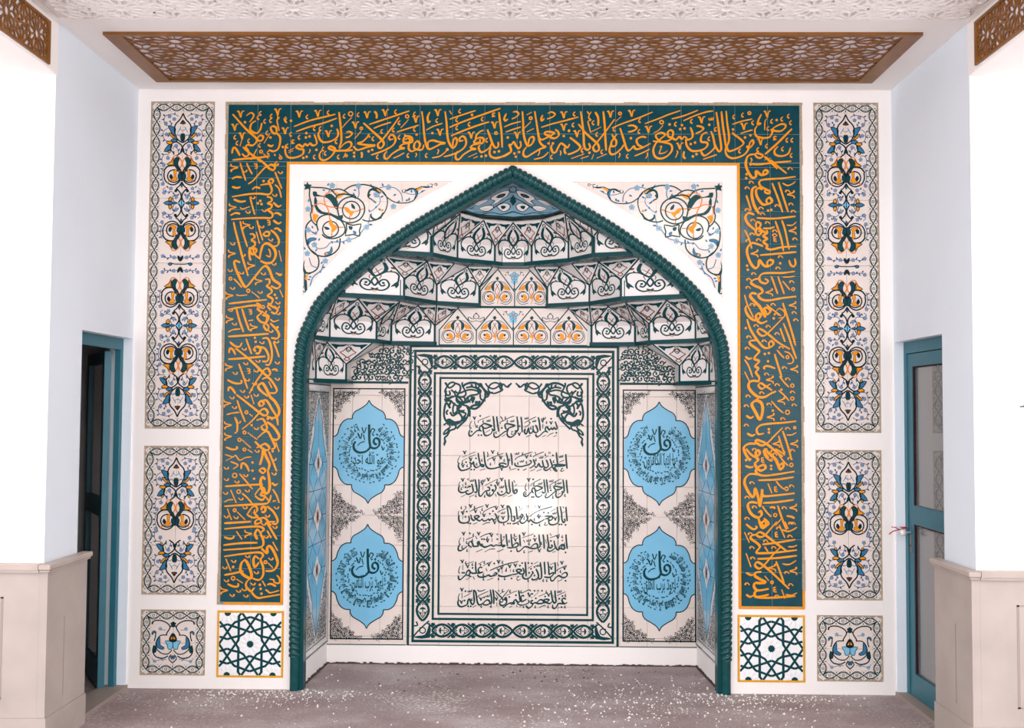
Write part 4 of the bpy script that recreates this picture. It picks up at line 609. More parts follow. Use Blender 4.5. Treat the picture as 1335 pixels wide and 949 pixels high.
# ceiling frieze bead and plaster lattice panel over the hall
for nm, x0, x1, y0, y1 in (('trim_1', -2.30, 2.30, 5.205, 5.245), ('trim_2', -2.315, -2.275, -.5, 5.205), ('trim_3', 2.275, 2.315, -.5, 5.205)):
    struct(box(nm, 'plaster', x0, x1, y0, y1, ZC-.012, ZC+.001))
t = empty('plaster_ceiling_panel', 'white plaster ceiling panel embossed with interlaced stars, above the front of the alcove', 'ceiling panel', (0, 4.0, ZC))
box('base', 'plaster', -2.27, 2.27, 2.2, 5.2, ZC-.004, ZC-.0005, t)
def ribs(name, ink, fn_top, th, parent, m):
    """extrude flat ribbons into raised ribs"""
    V = []; F = []
    for i_, (c, l, v, f) in enumerate(ink.p):
        b = len(V); n = len(v); e_ = (i_ % 37)*2e-5
        V += [fn_top(x, y, th+e_) for x, y in v]+[fn_top(x, y, 0) for x, y in v]
        for q in f: F.append(tuple(b+i for i in q))
        if len(f) > 0 and len(f[0]) == 4:
            for k in range(n//2-1):
                F.append((b+2*k, b+2*k+2, b+n+2*k+2, b+n+2*k)); F.append((b+2*k+1, b+2*k+3, b+n+2*k+3, b+n+2*k+1))
    return mesh_obj(name, V, F, m, parent)
k = Ink()
for i in range(-5, 6):
    for j in range(9): rosette(k, i*.42+.21*(j % 2), 5.17-j*.145, .21, .145, .012, 'plaster', lite=True)
q = []
for c, l, v, f in k.p:
    if all(-2.26 < x < 2.26 and y < 5.195 for x, y in v): q.append((c, l, v, f))
k.p = q
ribs('raised_star_ribs', k, lambda x, y, h: (x, y, ZC-.004-h), .022, t, 'plaster')['kind'] = 'stuff'
# =================================================================== wooden lattice panels
def lattice(name, label, org, U, Vv, N, wd, ht, px, py, sx, sy, fr, rot, bw=.0058):
    """openwork panel: org corner, U and Vv unit axes, N towards the room"""
    org, U, Vv, N = map(Vector, (org, U, Vv, N))
    t = empty(name, label, 'lattice panel', org, 'openwork wooden lattice panels')
    fn = lambda x, y, h: tuple(org+U*x+Vv*y+N*h)
    k = Ink(); nx = int(wd/(2*sx))+2; ny = int(ht/(2*sy))+2
    for i in range(-int(px/(2*sx))-2, nx-int(px/(2*sx))):
        for j in range(-int(py/(2*sy))-2, ny):
            rosette(k, px+i*2*sx, py+j*2*sy, sx, sy, bw, 'wood'); rosette(k, px+(i*2+1)*sx, py+(j*2+1)*sy, sx, sy, bw, 'wood')
    q = []
    for c, l, v, f in k.p:                                     # densify, then trim to the frame
        n = len(v)//2
        for a in range(n-1):
            p0 = v[2*a:2*a+4]; m = 5
            for g in range(m):
                s0, s1 = g/m, (g+1)/m
                L = lambda A, B, s: (A[0]+(B[0]-A[0])*s, A[1]+(B[1]-A[1])*s)
                vv = [L(p0[0], p0[2], s0), L(p0[1], p0[3], s0), L(p0[0], p0[2], s1), L(p0[1], p0[3], s1)]
                cx = sum(z[0] for z in vv)/4; cz = sum(z[1] for z in vv)/4
                if 0.005 < cx < wd-.005 and .005 < cz < ht-.005: q.append((c, l, vv, [(0, 1, 3, 2)]))
    k.p = q
    ribs('openwork_stars', k, lambda x, y, h: fn(x, y, h+.004), .006, t, 'wood')['kind'] = 'stuff'
    def bar(nm, x0, x1, y0, y1):
        a = [fn(x, y, h) for h in (0, .016) for y in (y0, y1) for x in (x0, x1)]
        mesh_obj(nm, a, [(0, 2, 3, 1), (4, 5, 7, 6), (0, 1, 5, 4), (2, 6, 7, 3), (0, 4, 6, 2), (1, 3, 7, 5)], 'wood', t)
    bar('frame_rail', 0, wd, 0, fr[1]); bar('frame_rail', 0, wd, ht-fr[1], ht); bar('frame_rail', 0, fr[0], fr[1], ht-fr[1]); bar('frame_rail', wd-fr[0], wd, fr[1], ht-fr[1])
    a = [fn(x, y, .0005) for x, y in ((0, 0), (wd, 0), (wd, ht), (0, ht))]
    mesh_obj('backing_board', a, [(0, 1, 2, 3)], 'backing', t)
    return t
lattice('lattice_panel', 'long brown wooden star lattice set in the alcove ceiling above the mihrab', (-2.137, 5.41, ZC), (1, 0, 0), (0, 1, 0), (0, 0, -1), 4.274, .806, 2.137, .13, .225, .152, (.09, .03), True)
for s, nm in ((-1, 'left'), (1, 'right')):
    lattice('lattice_panel', 'upright wooden star lattice on the %s beam, in the top corner of the picture' % nm, (s*2.302, 5.145, 3.392), (0, -1, 0), (0, 0, 1), (-s, 0, 0), 2.6, .218, .13, .109, .150, .109, (.022, .014), True, .0085)
    a, b = sorted((s*2.303, s*2.9))
    struct(box('trim_beam_'+nm, 'plaster', a, b, 1.0, YP-.001, 3.378, ZC+.001))
    struct(box('trim_beam_edge_'+nm, 'plaster', *sorted((s*2.296, s*2.303)), 1.0, 5.19, 3.380, 3.391))

# =================================================================== wainscot on the piers
for s, nm in ((-1, 'left'), (1, 'right')):
    t = empty('stone_wainscot', 'beige stone dado with moulded cap round the %s pier' % nm, 'wainscot', (s*2.3, 5.2, 0), 'stone dadoes of the two piers')
    X = lambda v: s*v
    m = MB(); m.box(*sorted((X(2.272), X(2.312))), 5.225, DY0+.04, 0, .88); m.build('side_slab', 'stone', t)
    m = MB(); m.box(*sorted((X(2.3125), X(4.6))), 5.225, 5.262, 0, .88); m.build('front_slab', 'stone', t)
    m = MB(); m.box(*sorted((X(2.250), X(2.312))), 5.20, DY0+.06, .885, .912)
    m.box(*sorted((X(2.258), X(2.312))), 5.208, DY0+.055, .872, .885)
    o = m.build('moulded_cap', 'stonecap', t); bv = o.modifiers.new('b', 'BEVEL'); bv.width = .008; bv.segments = 3
    m = MB(); m.box(*sorted((X(2.3122), X(4.6))), 5.20, 5.262, .885, .912); m.box(*sorted((X(2.3122), X(4.6))), 5.208, 5.262, .872, .885)
    o = m.build('moulded_cap', 'stonecap', t)
    m = MB(); m.box(*sorted((X(2.262), X(2.273))), 5.214, DY0+.035, 0, .16); m.box(*sorted((X(2.2732), X(4.6))), 5.214, 5.2245, 0, .16); m.build('plinth', 'stone', t)
    m = MB()
    for x0 in (2.49,):                                         # shade of a sunk panel outline, painted as darker strips
        m.box(*sorted((X(x0), X(x0+.012))), 5.2235, 5.2255, .25, .75)
        m.box(*sorted((X(x0), X(3.1))), 5.2235, 5.2255, .25, .258); m.box(*sorted((X(x0), X(3.1))), 5.2235, 5.2255, .742, .75)
    m.box(*sorted((X(2.2705), X(2.2725))), 5.42, 5.428, .22, .62)
    m.build('groove_shade_strips', 'groove', t)

# =================================================================== doors
def door_frame(s, nm):
    t = empty('door_%d' % nm, 'teal painted metal door frame in the %s side wall' % ('left' if s < 0 else 'right'), 'door', (s*(XA+.07), 6.0, 0)); t['kind'] = 'structure'
    x0, x1 = s*(XA+.055), s*(XA+.088); A, B = sorted((x0, x1))
    m = MB(); m.box(A, B, DY1-.045, DY1, 0, DZ); m.build('frame_post', 'paint', t)
    m = MB(); m.box(A, B, DY0, DY0+.045, 0, DZ); m.build('frame_post', 'paint', t)
    m = MB(); m.box(A, B, DY0+.045, DY1-.045, DZ-.07, DZ-.002); m.build('frame_head', 'paint', t)
    return t, A, B
dl, A, B = door_frame(-1, 1)
# left door stands open into the dark room: leaf seen edge-on, with hinge plate
hd = Vector((-.52, .855, 0)).normalized(); hp = Vector((-2.418, DY1-.055, 0))
def leafbar(nm, a, b, th, z0, z1, mk, side=0.0):
    n = Vector((-hd.y, hd.x, 0)); V = [tuple(hp+hd*u+n*(v+side)+Vector((0, 0, z))) for z in (z0, z1) for v in (0, th) for u in (a, b)]
    return mesh_obj(nm, V, [(0, 2, 3, 1), (4, 5, 7, 6), (0, 1, 5, 4), (2, 6, 7, 3), (0, 4, 6, 2), (1, 3, 7, 5)], mk, dl)
leafbar('leaf_stile', 0, .07, .038, .02, DZ-.08, 'paint'); leafbar('leaf_stile', .56, .63, .038, .02, DZ-.08, 'paint')
leafbar('leaf_rail', .07, .56, .038, .02, .15, 'paint'); leafbar('leaf_rail', .07, .56, .038, DZ-.15, DZ-.08, 'paint'); leafbar('leaf_rail', .07, .56, .038, 1.03, 1.14, 'paint')
leafbar('glass_pane', .07, .56, .006, .15, 1.03, 'glass', .016); leafbar('glass_pane', .07, .56, .006, 1.14, DZ-.15, 'glass', .016)
leafbar('latch_plate', .012, .03, .003, 1.63, 1.66, 'metal', -.003); leafbar('latch_plate', .04, .052, .003, 1.63, 1.66, 'metal', -.003)
dr, A, B = door_frame(1, 2)
y0, y1 = DY0+.047, DY1-.047
la, lb = A+.006, A+.044
m = MB()
m.box(la, lb, y1-.075, y1, .025, DZ-.075); m.box(la, lb, y0, y0+.075, .025, DZ-.075)
leaf = m.build('leaf_stile', 'paint', dr)
for z0, z1 in ((.025, .16), (1.03, 1.14), (DZ-.15, DZ-.075)):
    box('leaf_rail', 'paint', la, lb, y0+.075, y1-.075, z0, z1, dr)
for z0, z1 in ((.16, 1.03), (1.14, DZ-.15)):
    m = MB(); m.box(la+.016, la+.022, y0+.075, y1-.075, z0, z1); m.build('glass_pane', 'glass', dr)
    m = MB()
    m.box(la+.004, la+.016, y1-.083, y1-.075, z0, z1); m.box(la+.004, la+.016, y0+.075, y0+.083, z0, z1); m.box(la+.004, la+.016, y0+.083, y1-.083, z1-.008, z1)
    m.build('glazing_bead', 'maroon', dr)
box('lock_plate', 'metal', la-.004, la, y1-.048, y1-.02, .86, .96, dr)
cyl = MB()
for k in range(8):
    a, b = PI*k/4, PI*(k+1)/4
    cyl.quad((la-.012, y1-.034+.006*math.cos(a), .90+.006*math.sin(a)), (la-.012, y1-.034+.006*math.cos(b), .90+.006*math.sin(b)), (la-.004, y1-.034+.006*math.cos(b), .90+.006*math.sin(b)), (la-.004, y1-.034+.006*math.cos(a), .90+.006*math.sin(a)))
cyl.build('keyhole', 'metal', dr)
for s in (-1, 1):
    struct(box('trim_threshold_'+('left' if s < 0 else 'right'), 'groove', *sorted((s*(XA-.01), s*(XA+.14))), DY0+.04, DY1+.01, .0005, .022))
def tube(name, pts, rad, mk, parent=None, n=8, cap=True):
    V = []; F = []; L = len(pts); pts = [Vector(p) for p in pts]
    for i, p in enumerate(pts):
        d = (pts[min(i+1, L-1)]-pts[max(i-1, 0)]).normalized(); a = d.orthogonal().normalized(); b = d.cross(a)
        r = rad[i] if isinstance(rad, list) else rad
        V += [tuple(p+(a*math.cos(2*PI*k/n)+b*math.sin(2*PI*k/n))*r) for k in range(n)]
    for i in range(L-1):
        for k in range(n): F.append((i*n+k, i*n+(k+1) % n, (i+1)*n+(k+1) % n, (i+1)*n+k))
    if cap: F += [tuple(range(n-1, -1, -1)), tuple(range((L-1)*n, L*n))]
    return mesh_obj(name, V, F, mk, parent, smooth=True)
kz = P(1178, 694, 6.30)[1]
o = tube('door_knob', [(la-.002, y1-.03, kz), (la-.03, y1-.03, kz), (la-.036, y1-.03, kz), (la-.055, y1-.03, kz-.004), (la-.066, y1-.03, kz-.006)], [.006, .006, .019, .021, .012], 'whiteplastic', dr, 12)
rb = tube('red_ribbon', [(la-.066, y1-.035, kz+.03), (la-.04, y1-.06, kz+.032), (la-.02, y1-.03, kz+.022), (la-.03, y1-.0, kz+.02), (la-.065, y1-.01, kz+.012), (la-.105, y1-.02, kz+.004), (la-.13, y1-.03, kz-.012)], .0035, 'red', None, 6)
tag(rb, 'short red ribbon tied round the knob of the teal glazed door', 'ribbon')
rb2 = tube('loose_end', [(la-.066, y1-.02, kz+.014), (la-.09, y1-.02, kz+.028), (la-.115, y1-.03, kz+.03)], .003, 'red', rb, 6)
sx, sz = P(1222.5, 737, 5.71)
o = box('paper_label', 'sticker', sx-.012, sx+.012, 5.716, 5.719, sz-.04, sz+.03)
tag(o, 'small pale blue paper label stuck on the end of the right stone dado', 'label')
m = MB()
for q in range(3): m.box(sx-.008, sx+.004-q*.003, 5.7155, 5.716, sz-.02+q*.012, sz-.017+q*.012)
m.build('printed_lines', 'blue', o)
# little twig fixed to the right pier, cut by the picture edge
wx, wz = P(1333, 530, YP-.02)
o = tube('wall_hook', [(wx, YP, wz), (wx, YP-.03, wz), (wx+.012, YP-.035, wz+.02)], .004, 'metal'); tag(o, 'tiny grey metal hook on the right white pier at the picture edge', 'hook')
# =================================================================== rope moulding round the arch
def sweep_rope():
    t = empty('rope_moulding', 'dark teal glazed twisted rope moulding framing the mihrab arch', 'moulding', (0, YW, 0))
    pts = arch; D = [0]
    for a, b in zip(pts, pts[1:]): D.append(D[-1]+math.hypot(b[0]-a[0], b[1]-a[1]))
    tot = D[-1]
    def at(s):
        lo = 0
        while lo < len(D)-2 and D[lo+1] < s: lo += 1
        k = (s-D[lo])/max(D[lo+1]-D[lo], 1e-6); a, b = pts[lo], pts[lo+1]
        return (a[0]+(b[0]-a[0])*k, a[1]+(b[1]-a[1])*k)
    N = 2400; n = 14; V = []; F = []; z0 = .20; R = .033; pitch = .0345
    last = None; cnt = 0
    import bisect
    for i in range(N+1):
        s = tot*i/N
        lo = min(max(bisect.bisect_right(D, s)-1, 0), len(D)-2); k = (s-D[lo])/(D[lo+1]-D[lo]); a, b = pts[lo], pts[lo+1]
        x, z = a[0]+(b[0]-a[0])*k, a[1]+(b[1]-a[1])*k
        i0 = max(lo-1, 0); i1 = min(lo+2, len(pts)-1); dx, dz = pts[i1][0]-pts[i0][0], pts[i1][1]-pts[i0][1]; l = math.hypot(dx, dz)
        T = Vector((dx/l, 0, dz/l)); A = Vector((-dz/l, 0, dx/l)); B = Vector((0, -1, 0))
        plain = min(s, tot-s) < z0
        for j in range(n):
            th = 2*PI*j/n; hand = 1 if s < tot/2 else -1
            ph = 2*PI*s/pitch+2*hand*th
            r = R*(0.86 if plain else 0.60+.50*abs(math.cos(ph/2))**.55)
            V.append(tuple(Vector((x, YW-.012, z))+A*math.cos(th)*r+B*math.sin(th)*r))
        if i:
            o = len(V)-2*n
            for j in range(n): F.append((o+j, o+(j+1) % n, o+n+(j+1) % n, o+n+j))
    mesh_obj('twisted_rope', V, F, 'rope', t, smooth=True)
    o1 = offset(arch, .018); V = []; F = []
    V = []; e0 = offset(arch, .012); e1 = edge; n = min(len(e0), len(e1))
    # flat fillet: front face and reveal
    def ribbon(pa, ya, pb, yb):
        b = len(V); L = len(arch)
        A2 = resample(pa, 160); B2 = resample(pb, 160)
        for p, q in zip(A2, B2): V.extend([(p[0], ya, p[1]), (q[0], yb, q[1])])
        for i in range(159): F.append((b+2*i, b+2*i+2, b+2*i+3, b+2*i+1))
    ribbon(e0, YW-.012, e1, YW-.012); ribbon(e1, YW-.012, offset(arch, .054), YW+.06)
    ribbon(offset(arch, -.014), YW-.006, e0, YW-.012); ribbon(offset(arch, -.014), YW, offset(arch, -.014), YW-.006)
    mesh_obj('flat_fillet', V, F, 'dteal', t)
    return t
def resample(path, n):
    h = len(path)//2                                           # keep the apex
    def rs(p, n):
        D = [0]
        for a, b in zip(p, p[1:]): D.append(D[-1]+math.hypot(b[0]-a[0], b[1]-a[1]))
        o = []; j = 0
        for i in range(n):
            s = D[-1]*i/(n-1)
            while j < len(D)-2 and D[j+1] < s: j += 1
            k = (s-D[j])/max(D[j+1]-D[j], 1e-9); o.append((p[j][0]+(p[j+1][0]-p[j][0])*k, p[j][1]+(p[j+1][1]-p[j][1])*k))
        return o
    ap = max(range(len(path)), key=lambda i: path[i][1])
    return rs(path[:ap+1], n//2)+rs(path[ap:], n-n//2)
sweep_rope()

# =================================================================== calligraphy band
def band():
    t = empty('calligraphy_band', 'teal tiled band with raised golden Arabic calligraphy running up and over the mihrab', 'tile band', (0, YW, 0))
    XO, XI, ZT, ZI, ZB = 1.7525, 1.3706, 3.5585, 3.1875, .5042
    Y = YW-.004
    G = MB(); G.box(-XO, XO, YW-.002, YW-.0005, ZI, ZT); G.box(-XO, -XI, YW-.002, YW-.0005, ZB, ZI); G.box(XI, XO, YW-.002, YW-.0005, ZB, ZI)
    G.build('joint_bed', 'tgrout', t)
    ob = .016
    zm = P(600, 174.5, YW)[1]
    xs = sorted([P(x, 175, YW)[0] for x in (379, 421, 463.4, 505, 547.4, 590, 632, 674.4, 716.8, 759.4, 802.6, 845, 888, 930.8)])
    xl = [-XO, P(336, 175, YW)[0]]; xr = [P(958, 175, YW)[0], P(1000.6, 175, YW)[0], XO]
    tiles(t, xl+xs+xr, [ZI+ob, zm, ZT], Y-.002, 'teal', th=.005, gap=.0028)
    zs0 = P(334, 216.8, YW)[1]; zs1 = P(334, 232, YW)[1]
    for s in (-1, 1):
        zz = [ZI+ob-.001, zs0, zs1]+steps(zs1, ZB+ob, .1985)[1:]
        a, b, c = XI+ob, XI+ob+.185, XO
        tiles(t, sorted((s*a, s*b, s*c)), zz, Y-.002, 'teal', th=.005, gap=.0028)
    # orange edging strips (each its own strip)
    def strip(x0, x1, z0, z1): box('orange_edging', 'orange', x0, x1, Y-.0025, YW, z0, z1, t)
    strip(-XI-ob, XI+ob, ZI, ZI+ob-.002)
    strip(-XI-ob, -XI, ZB+ob, ZI); strip(XI, XI+ob, ZB+ob, ZI); strip(-XO+.02, -XI, ZB, ZB+ob-.002); strip(XI, XO, ZB, ZB+ob-.002); strip(XO, XO+.014, ZB, ZB+.11)
    k = Ink(); gilded(k, Y-.002)
    k.build('gilded_lettering', onY(Y-.002), t, base=.0012)
    m = MB(); r = random.Random(5)
    for x0, x1, z0, z1 in ((-XO-.018, XO+.018, ZT, ZT+.016), (-XO-.016, -XO, ZB, ZT), (XO, XO+.016, ZB+.11, ZT)):
        L = max(x1-x0, z1-z0); n = int(L/.09)
        for i in range(n):
            e = r.uniform(-.003, .003)
            if x1-x0 > z1-z0: m.box(x0+L*i/n, x0+L*(i+1)/n, YW-.004+e*.3, YW, z0, z1+e)
            else: m.box(x0-(e if x0 < 0 else 0), x1+(e if x0 > 0 else 0), YW-.004+e*.3, YW, z0+L*i/n, z0+L*(i+1)/n)
    o = m.build('rough_mortar_edge', 'tan', t)
    return t
band()

# =================================================================== floral panels
SC = .4/705                                                     # metres per traced unit
def bl(k, pts, base, col, ln=.010, lc='black'):
    q = [(x*SC, -y*SC) for x, y in pts]; k.fill(q, col, base, n=2); k.line(q, ln*.5, lc, base+1, closed=True, n=2)
def ln(k, pts, w=8, col='black', l=2): k.line([(x*SC, -y*SC) for x, y in pts], w*1.65*SC, col, l, n=3)
def twig(k, pts, leaves, flowers, mir=1):
    k.line([(x*SC, -y*SC) for x, y in pts], 7*SC, 'navy', 1, n=3)
    for x, y, a in leaves: k.leaf(x*SC, -y*SC, 34*SC, 18*SC, a, 'navy', 1)
    for x, y in flowers: k.flower(x*SC, -y*SC, 22*SC, 1, 'petal', 'orange2', 'navy')
def m_finial():
    k = Ink()
    ln(k, [(0, 130), (30, 195), (78, 250), (92, 300), (85, 370), (62, 420), (20, 455), (0, 462)], 9)
    bl(k, [(88, 290), (165, 278), (142, 320), (120, 365), (95, 390), (84, 340)], 1, 'blue')
    bl(k, [(155, 350), (112, 372), (80, 420), (105, 412), (140, 380)], 2, 'orange')
    bl(k, [(70, 425), (118, 425), (130, 445), (100, 460), (60, 455)], 2, 'blue')
    bl(k, [(108, 450), (160, 450), (182, 462), (150, 485), (115, 475)], 2, 'orange')
    bl(k, [(120, 480), (165, 500), (205, 565), (150, 560), (122, 520)], 1, 'blue')
    bl(k, [(135, 545), (165, 560), (150, 585), (135, 570)], 2, 'ochre')
    ln(k, [(75, 450), (22, 485), (-6, 530), (-18, 570)], 9); ln(k, [(-6, 530), (15, 575), (62, 612)], 9)
    ln(k, [(60, 448), (110, 470), (132, 510), (125, 550), (100, 580)], 7)
    ln(k, [(0, 330), (30, 310), (20, 280), (45, 330), (60, 350)], 4, 'blue'); bl(k, [(0, 205), (22, 235), (30, 245), (10, 250), (0, 245)], 2, 'rust')
    bl(k, [(0, 365), (22, 375), (20, 430), (0, 450)], 1, 'dteal'); ln(k, [(20, 395), (60, 375), (70, 400)], 5, 'blue')
    twig(k, [(50, 165), (95, 140), (160, 145), (205, 170), (210, 230), (185, 270), (120, 265)], [(200, 160, .6), (150, 210, -2), (120, 235, -1), (205, 200, 0), (100, 150, 2)], [(150, 165), (98, 195), (190, 245)])
    twig(k, [(170, 300), (215, 340), (215, 400), (190, 440), (150, 445)], [(218, 330, .5), (218, 380, -.4), (200, 430, -.8), (165, 400, 2)], [(180, 370)])
    twig(k, [(40, 590), (60, 530), (90, 500), (105, 540)], [(60, 530, 1), (90, 560, -1), (45, 560, 2), (95, 575, -1.5)], [(70, 500)])
    twig(k, [(150, 600), (200, 600), (225, 640), (220, 700), (190, 740)], [(205, 600, .3), (225, 650, -.3), (222, 690, -.6), (170, 640, 2)], [(160, 640), (205, 715)])
    return k.mirror()
def m_scroll():
    k = Ink()
    bl(k, [(30, 645), (62, 628), (88, 665), (80, 730), (30, 800), (4, 830), (40, 745), (48, 690)], 2, 'dteal')
    ln(k, [(62, 612), (30, 640), (5, 685), (10, 730), (32, 760)], 8, 'orange2', 1)
    bl(k, [(92, 635), (125, 680), (172, 712), (130, 722), (95, 722), (100, 690)], 2, 'orange'); ln(k, [(62, 612), (95, 620), (120, 680)], 7, 'orange2', 1)
    ln(k, [(205, 790), (165, 738), (100, 722), (40, 745), (8, 800), (0, 860)], 10)
    k.ring(88*SC, -845*SC, 72*SC, 14*SC, 'black', 2, 12)
    ln(k, [(195, 790), (200, 850), (170, 915), (100, 945), (40, 920), (5, 870)], 9)
    bl(k, [(58, 770), (92, 790), (85, 850), (122, 880), (112, 900), (62, 895), (50, 870), (68, 850)], 3, 'orange', .006, 'rust')
    bl(k, [(105, 850), (125, 825), (135, 860), (112, 880)], 3, 'black'); ln(k, [(40, 800), (20, 780)], 8, 'orange2'); ln(k, [(140, 900), (160, 925)], 8, 'orange2')
    bl(k, [(5, 830), (40, 820), (40, 870), (5, 900)], 2, 'dteal')
    twig(k, [(205, 745), (222, 800), (220, 870), (195, 930)], [(215, 770, .5), (222, 830, .0), (218, 880, -.5)], [(212, 935)])
    return k.mirror()
def m_rosette():
    k = Ink()
    for f in (1, -1):
        Y = lambda y: 1151+f*y
        ln(k, [(60, Y(-168)), (15, Y(-115)), (4, Y(-60)), (32, Y(-8))], 9); ln(k, [(60, Y(-168)), (30, Y(-190)), (0, Y(-240))], 8)
        bl(k, [(105, Y(-25)), (120, Y(-72)), (140, Y(-50)), (138, Y(-12))], 2, 'orange')
        bl(k, [(10, Y(-200)), (0, Y(-180)), (-10, Y(-200)), (0, Y(-222))], 2, 'blue')
        bl(k, [(60, Y(-160)), (80, Y(-135)), (60, Y(-125)), (50, Y(-145))], 2, 'black')
        twig(k, [(60, Y(-40)), (75, Y(-90)), (110, Y(-130)), (170, Y(-125)), (210, Y(-150)), (180, Y(-175))], [(80, Y(-95), 1), (130, Y(-130), -1), (170, Y(-125), 1), (150, Y(-170), 1), (45, Y(-80), 2)], [(195, Y(-118)), (60, Y(-75)), (120, Y(-165))])
        ln(k, [(75, Y(0)), (100, Y(-70)), (60, Y(-95))], 5, 'black')
    bl(k, [(0, 1100), (18, 1133), (46, 1151), (18, 1169), (0, 1202)], 1, 'sky', .006)
    bl(k, [(105, 1135), (145, 1126), (200, 1151), (145, 1176), (105, 1167)], 2, 'blue'); bl(k, [(45, 1151), (75, 1138), (105, 1151), (75, 1164)], 2, 'blue')
    return k.mirror()
def m_centre():
    k = Ink()
    for f in (1, -1):
        Y = lambda y: 1842+f*y
        twig(k, [(10, Y(-60)), (80, Y(-80)), (150, Y(-70)), (205, Y(-95))], [(100, Y(-80), 1), (130, Y(-75), -1), (165, Y(-70), 1)], [(195, Y(-90)), (70, Y(-75))])
        bl(k, [(5, Y(-75)), (30, Y(-95)), (20, Y(-50)), (0, Y(-35))], 2, 'black')
    ln(k, [(0, 1842), (60, 1842), (100, 1830)], 6); bl(k, [(90, 1842), (110, 1825), (135, 1842), (110, 1858)], 2, 'blue')
    return k.mirror()
MF, MS, MR, MC = m_finial(), m_scroll(), m_rosette(), m_centre()
def guilloche(k, hw, v1, hh):
    """double wave border with beads, and the mottled outer rim; panel x +-hw, y 0..-v1"""
    off = .034; amp = .0175
    def run(a, b, n):
        dx, dy = b[0]-a[0], b[1]-a[1]; L = math.hypot(dx, dy); ux, uy = dx/L, dy/L; st = L/n
        T = lambda s, t: (a[0]+ux*s-uy*t, a[1]+uy*s+ux*t)
        for g in (1, -1): k.line([T(L*i/(8*n), g*amp*math.sin(PI*i/8)) for i in range(8*n+1)], .0055, 'dteal', 2, n=2); k.line([T(L*i/(8*n), g*(amp+.007)*abs(math.sin(PI*i/8))) for i in range(8*n+1)], .0030, 'dteal', 1, n=1)
        for i in range(n):
            k.ring(*T(st*(i+.5), 0), .0075, .0028, 'dteal', 2, 8); k.disc(*T(st*(i+.5), 0), .0025, 'dteal', 2, 5)
            for g in (-1, 1):
                k.disc(*T(st*i, g*.019), .0035, 'blue' if g > 0 else 'dteal', 1, 5); k.disc(*T(st*(i+.25), g*.003), .0028, 'dteal', 1, 5); k.leaf(*T(st*i, g*.010), .011, .005, math.atan2(uy, ux)+g*1.57, 'dteal', 1)
                k.disc(*T(st*(i+.75), g*.003), .0028, 'dteal', 1, 5); k.disc(*T(st*(i+.12), g*.027), .0022, 'dteal', 1, 5); k.disc(*T(st*(i+.88), g*.027), .0022, 'dteal', 1, 5)
    nx = max(3, int(round((hw-off)*2/.0885))); ny = int(round((v1-2*off)/.0885))
    run((-hw+off, -off), (hw-off, -off), nx); run((hw-off, -v1+off), (-hw+off, -v1+off), nx)
    run((-hw+off, -v1+off), (-hw+off, -off), ny); run((hw-off, -off), (hw-off, -v1+off), ny)
    r = random.Random(3); m = .014                               # mottled sandy rim
    for a, b in (((-hw, 0), (hw, 0)), ((hw, 0), (hw, -v1)), ((hw, -v1), (-hw, -v1)), ((-hw, -v1), (-hw, 0))):
        L = math.hypot(b[0]-a[0], b[1]-a[1]); n = int(L/.012); ux, uy = (b[0]-a[0])/L, (b[1]-a[1])/L
        pts = [(a[0]+ux*L*i/n, a[1]+uy*L*i/n) for i in range(n+1)]
        inn = [(x+uy*(m*(.7+.5*math.sin(i*1.9))), y-ux*(m*(.7+.5*math.sin(i*1.9)))) for i, (x, y) in enumerate(pts)]
        inn = [(min(max(x, -hw), hw), min(max(y, -v1), 0)) for x, y in inn]
        v = [q for p in zip(pts, inn) for q in p]
        k.p.append(('tan', 0, v, [(2*i, 2*i+2, 2*i+3, 2*i+1) for i in range(n)]))
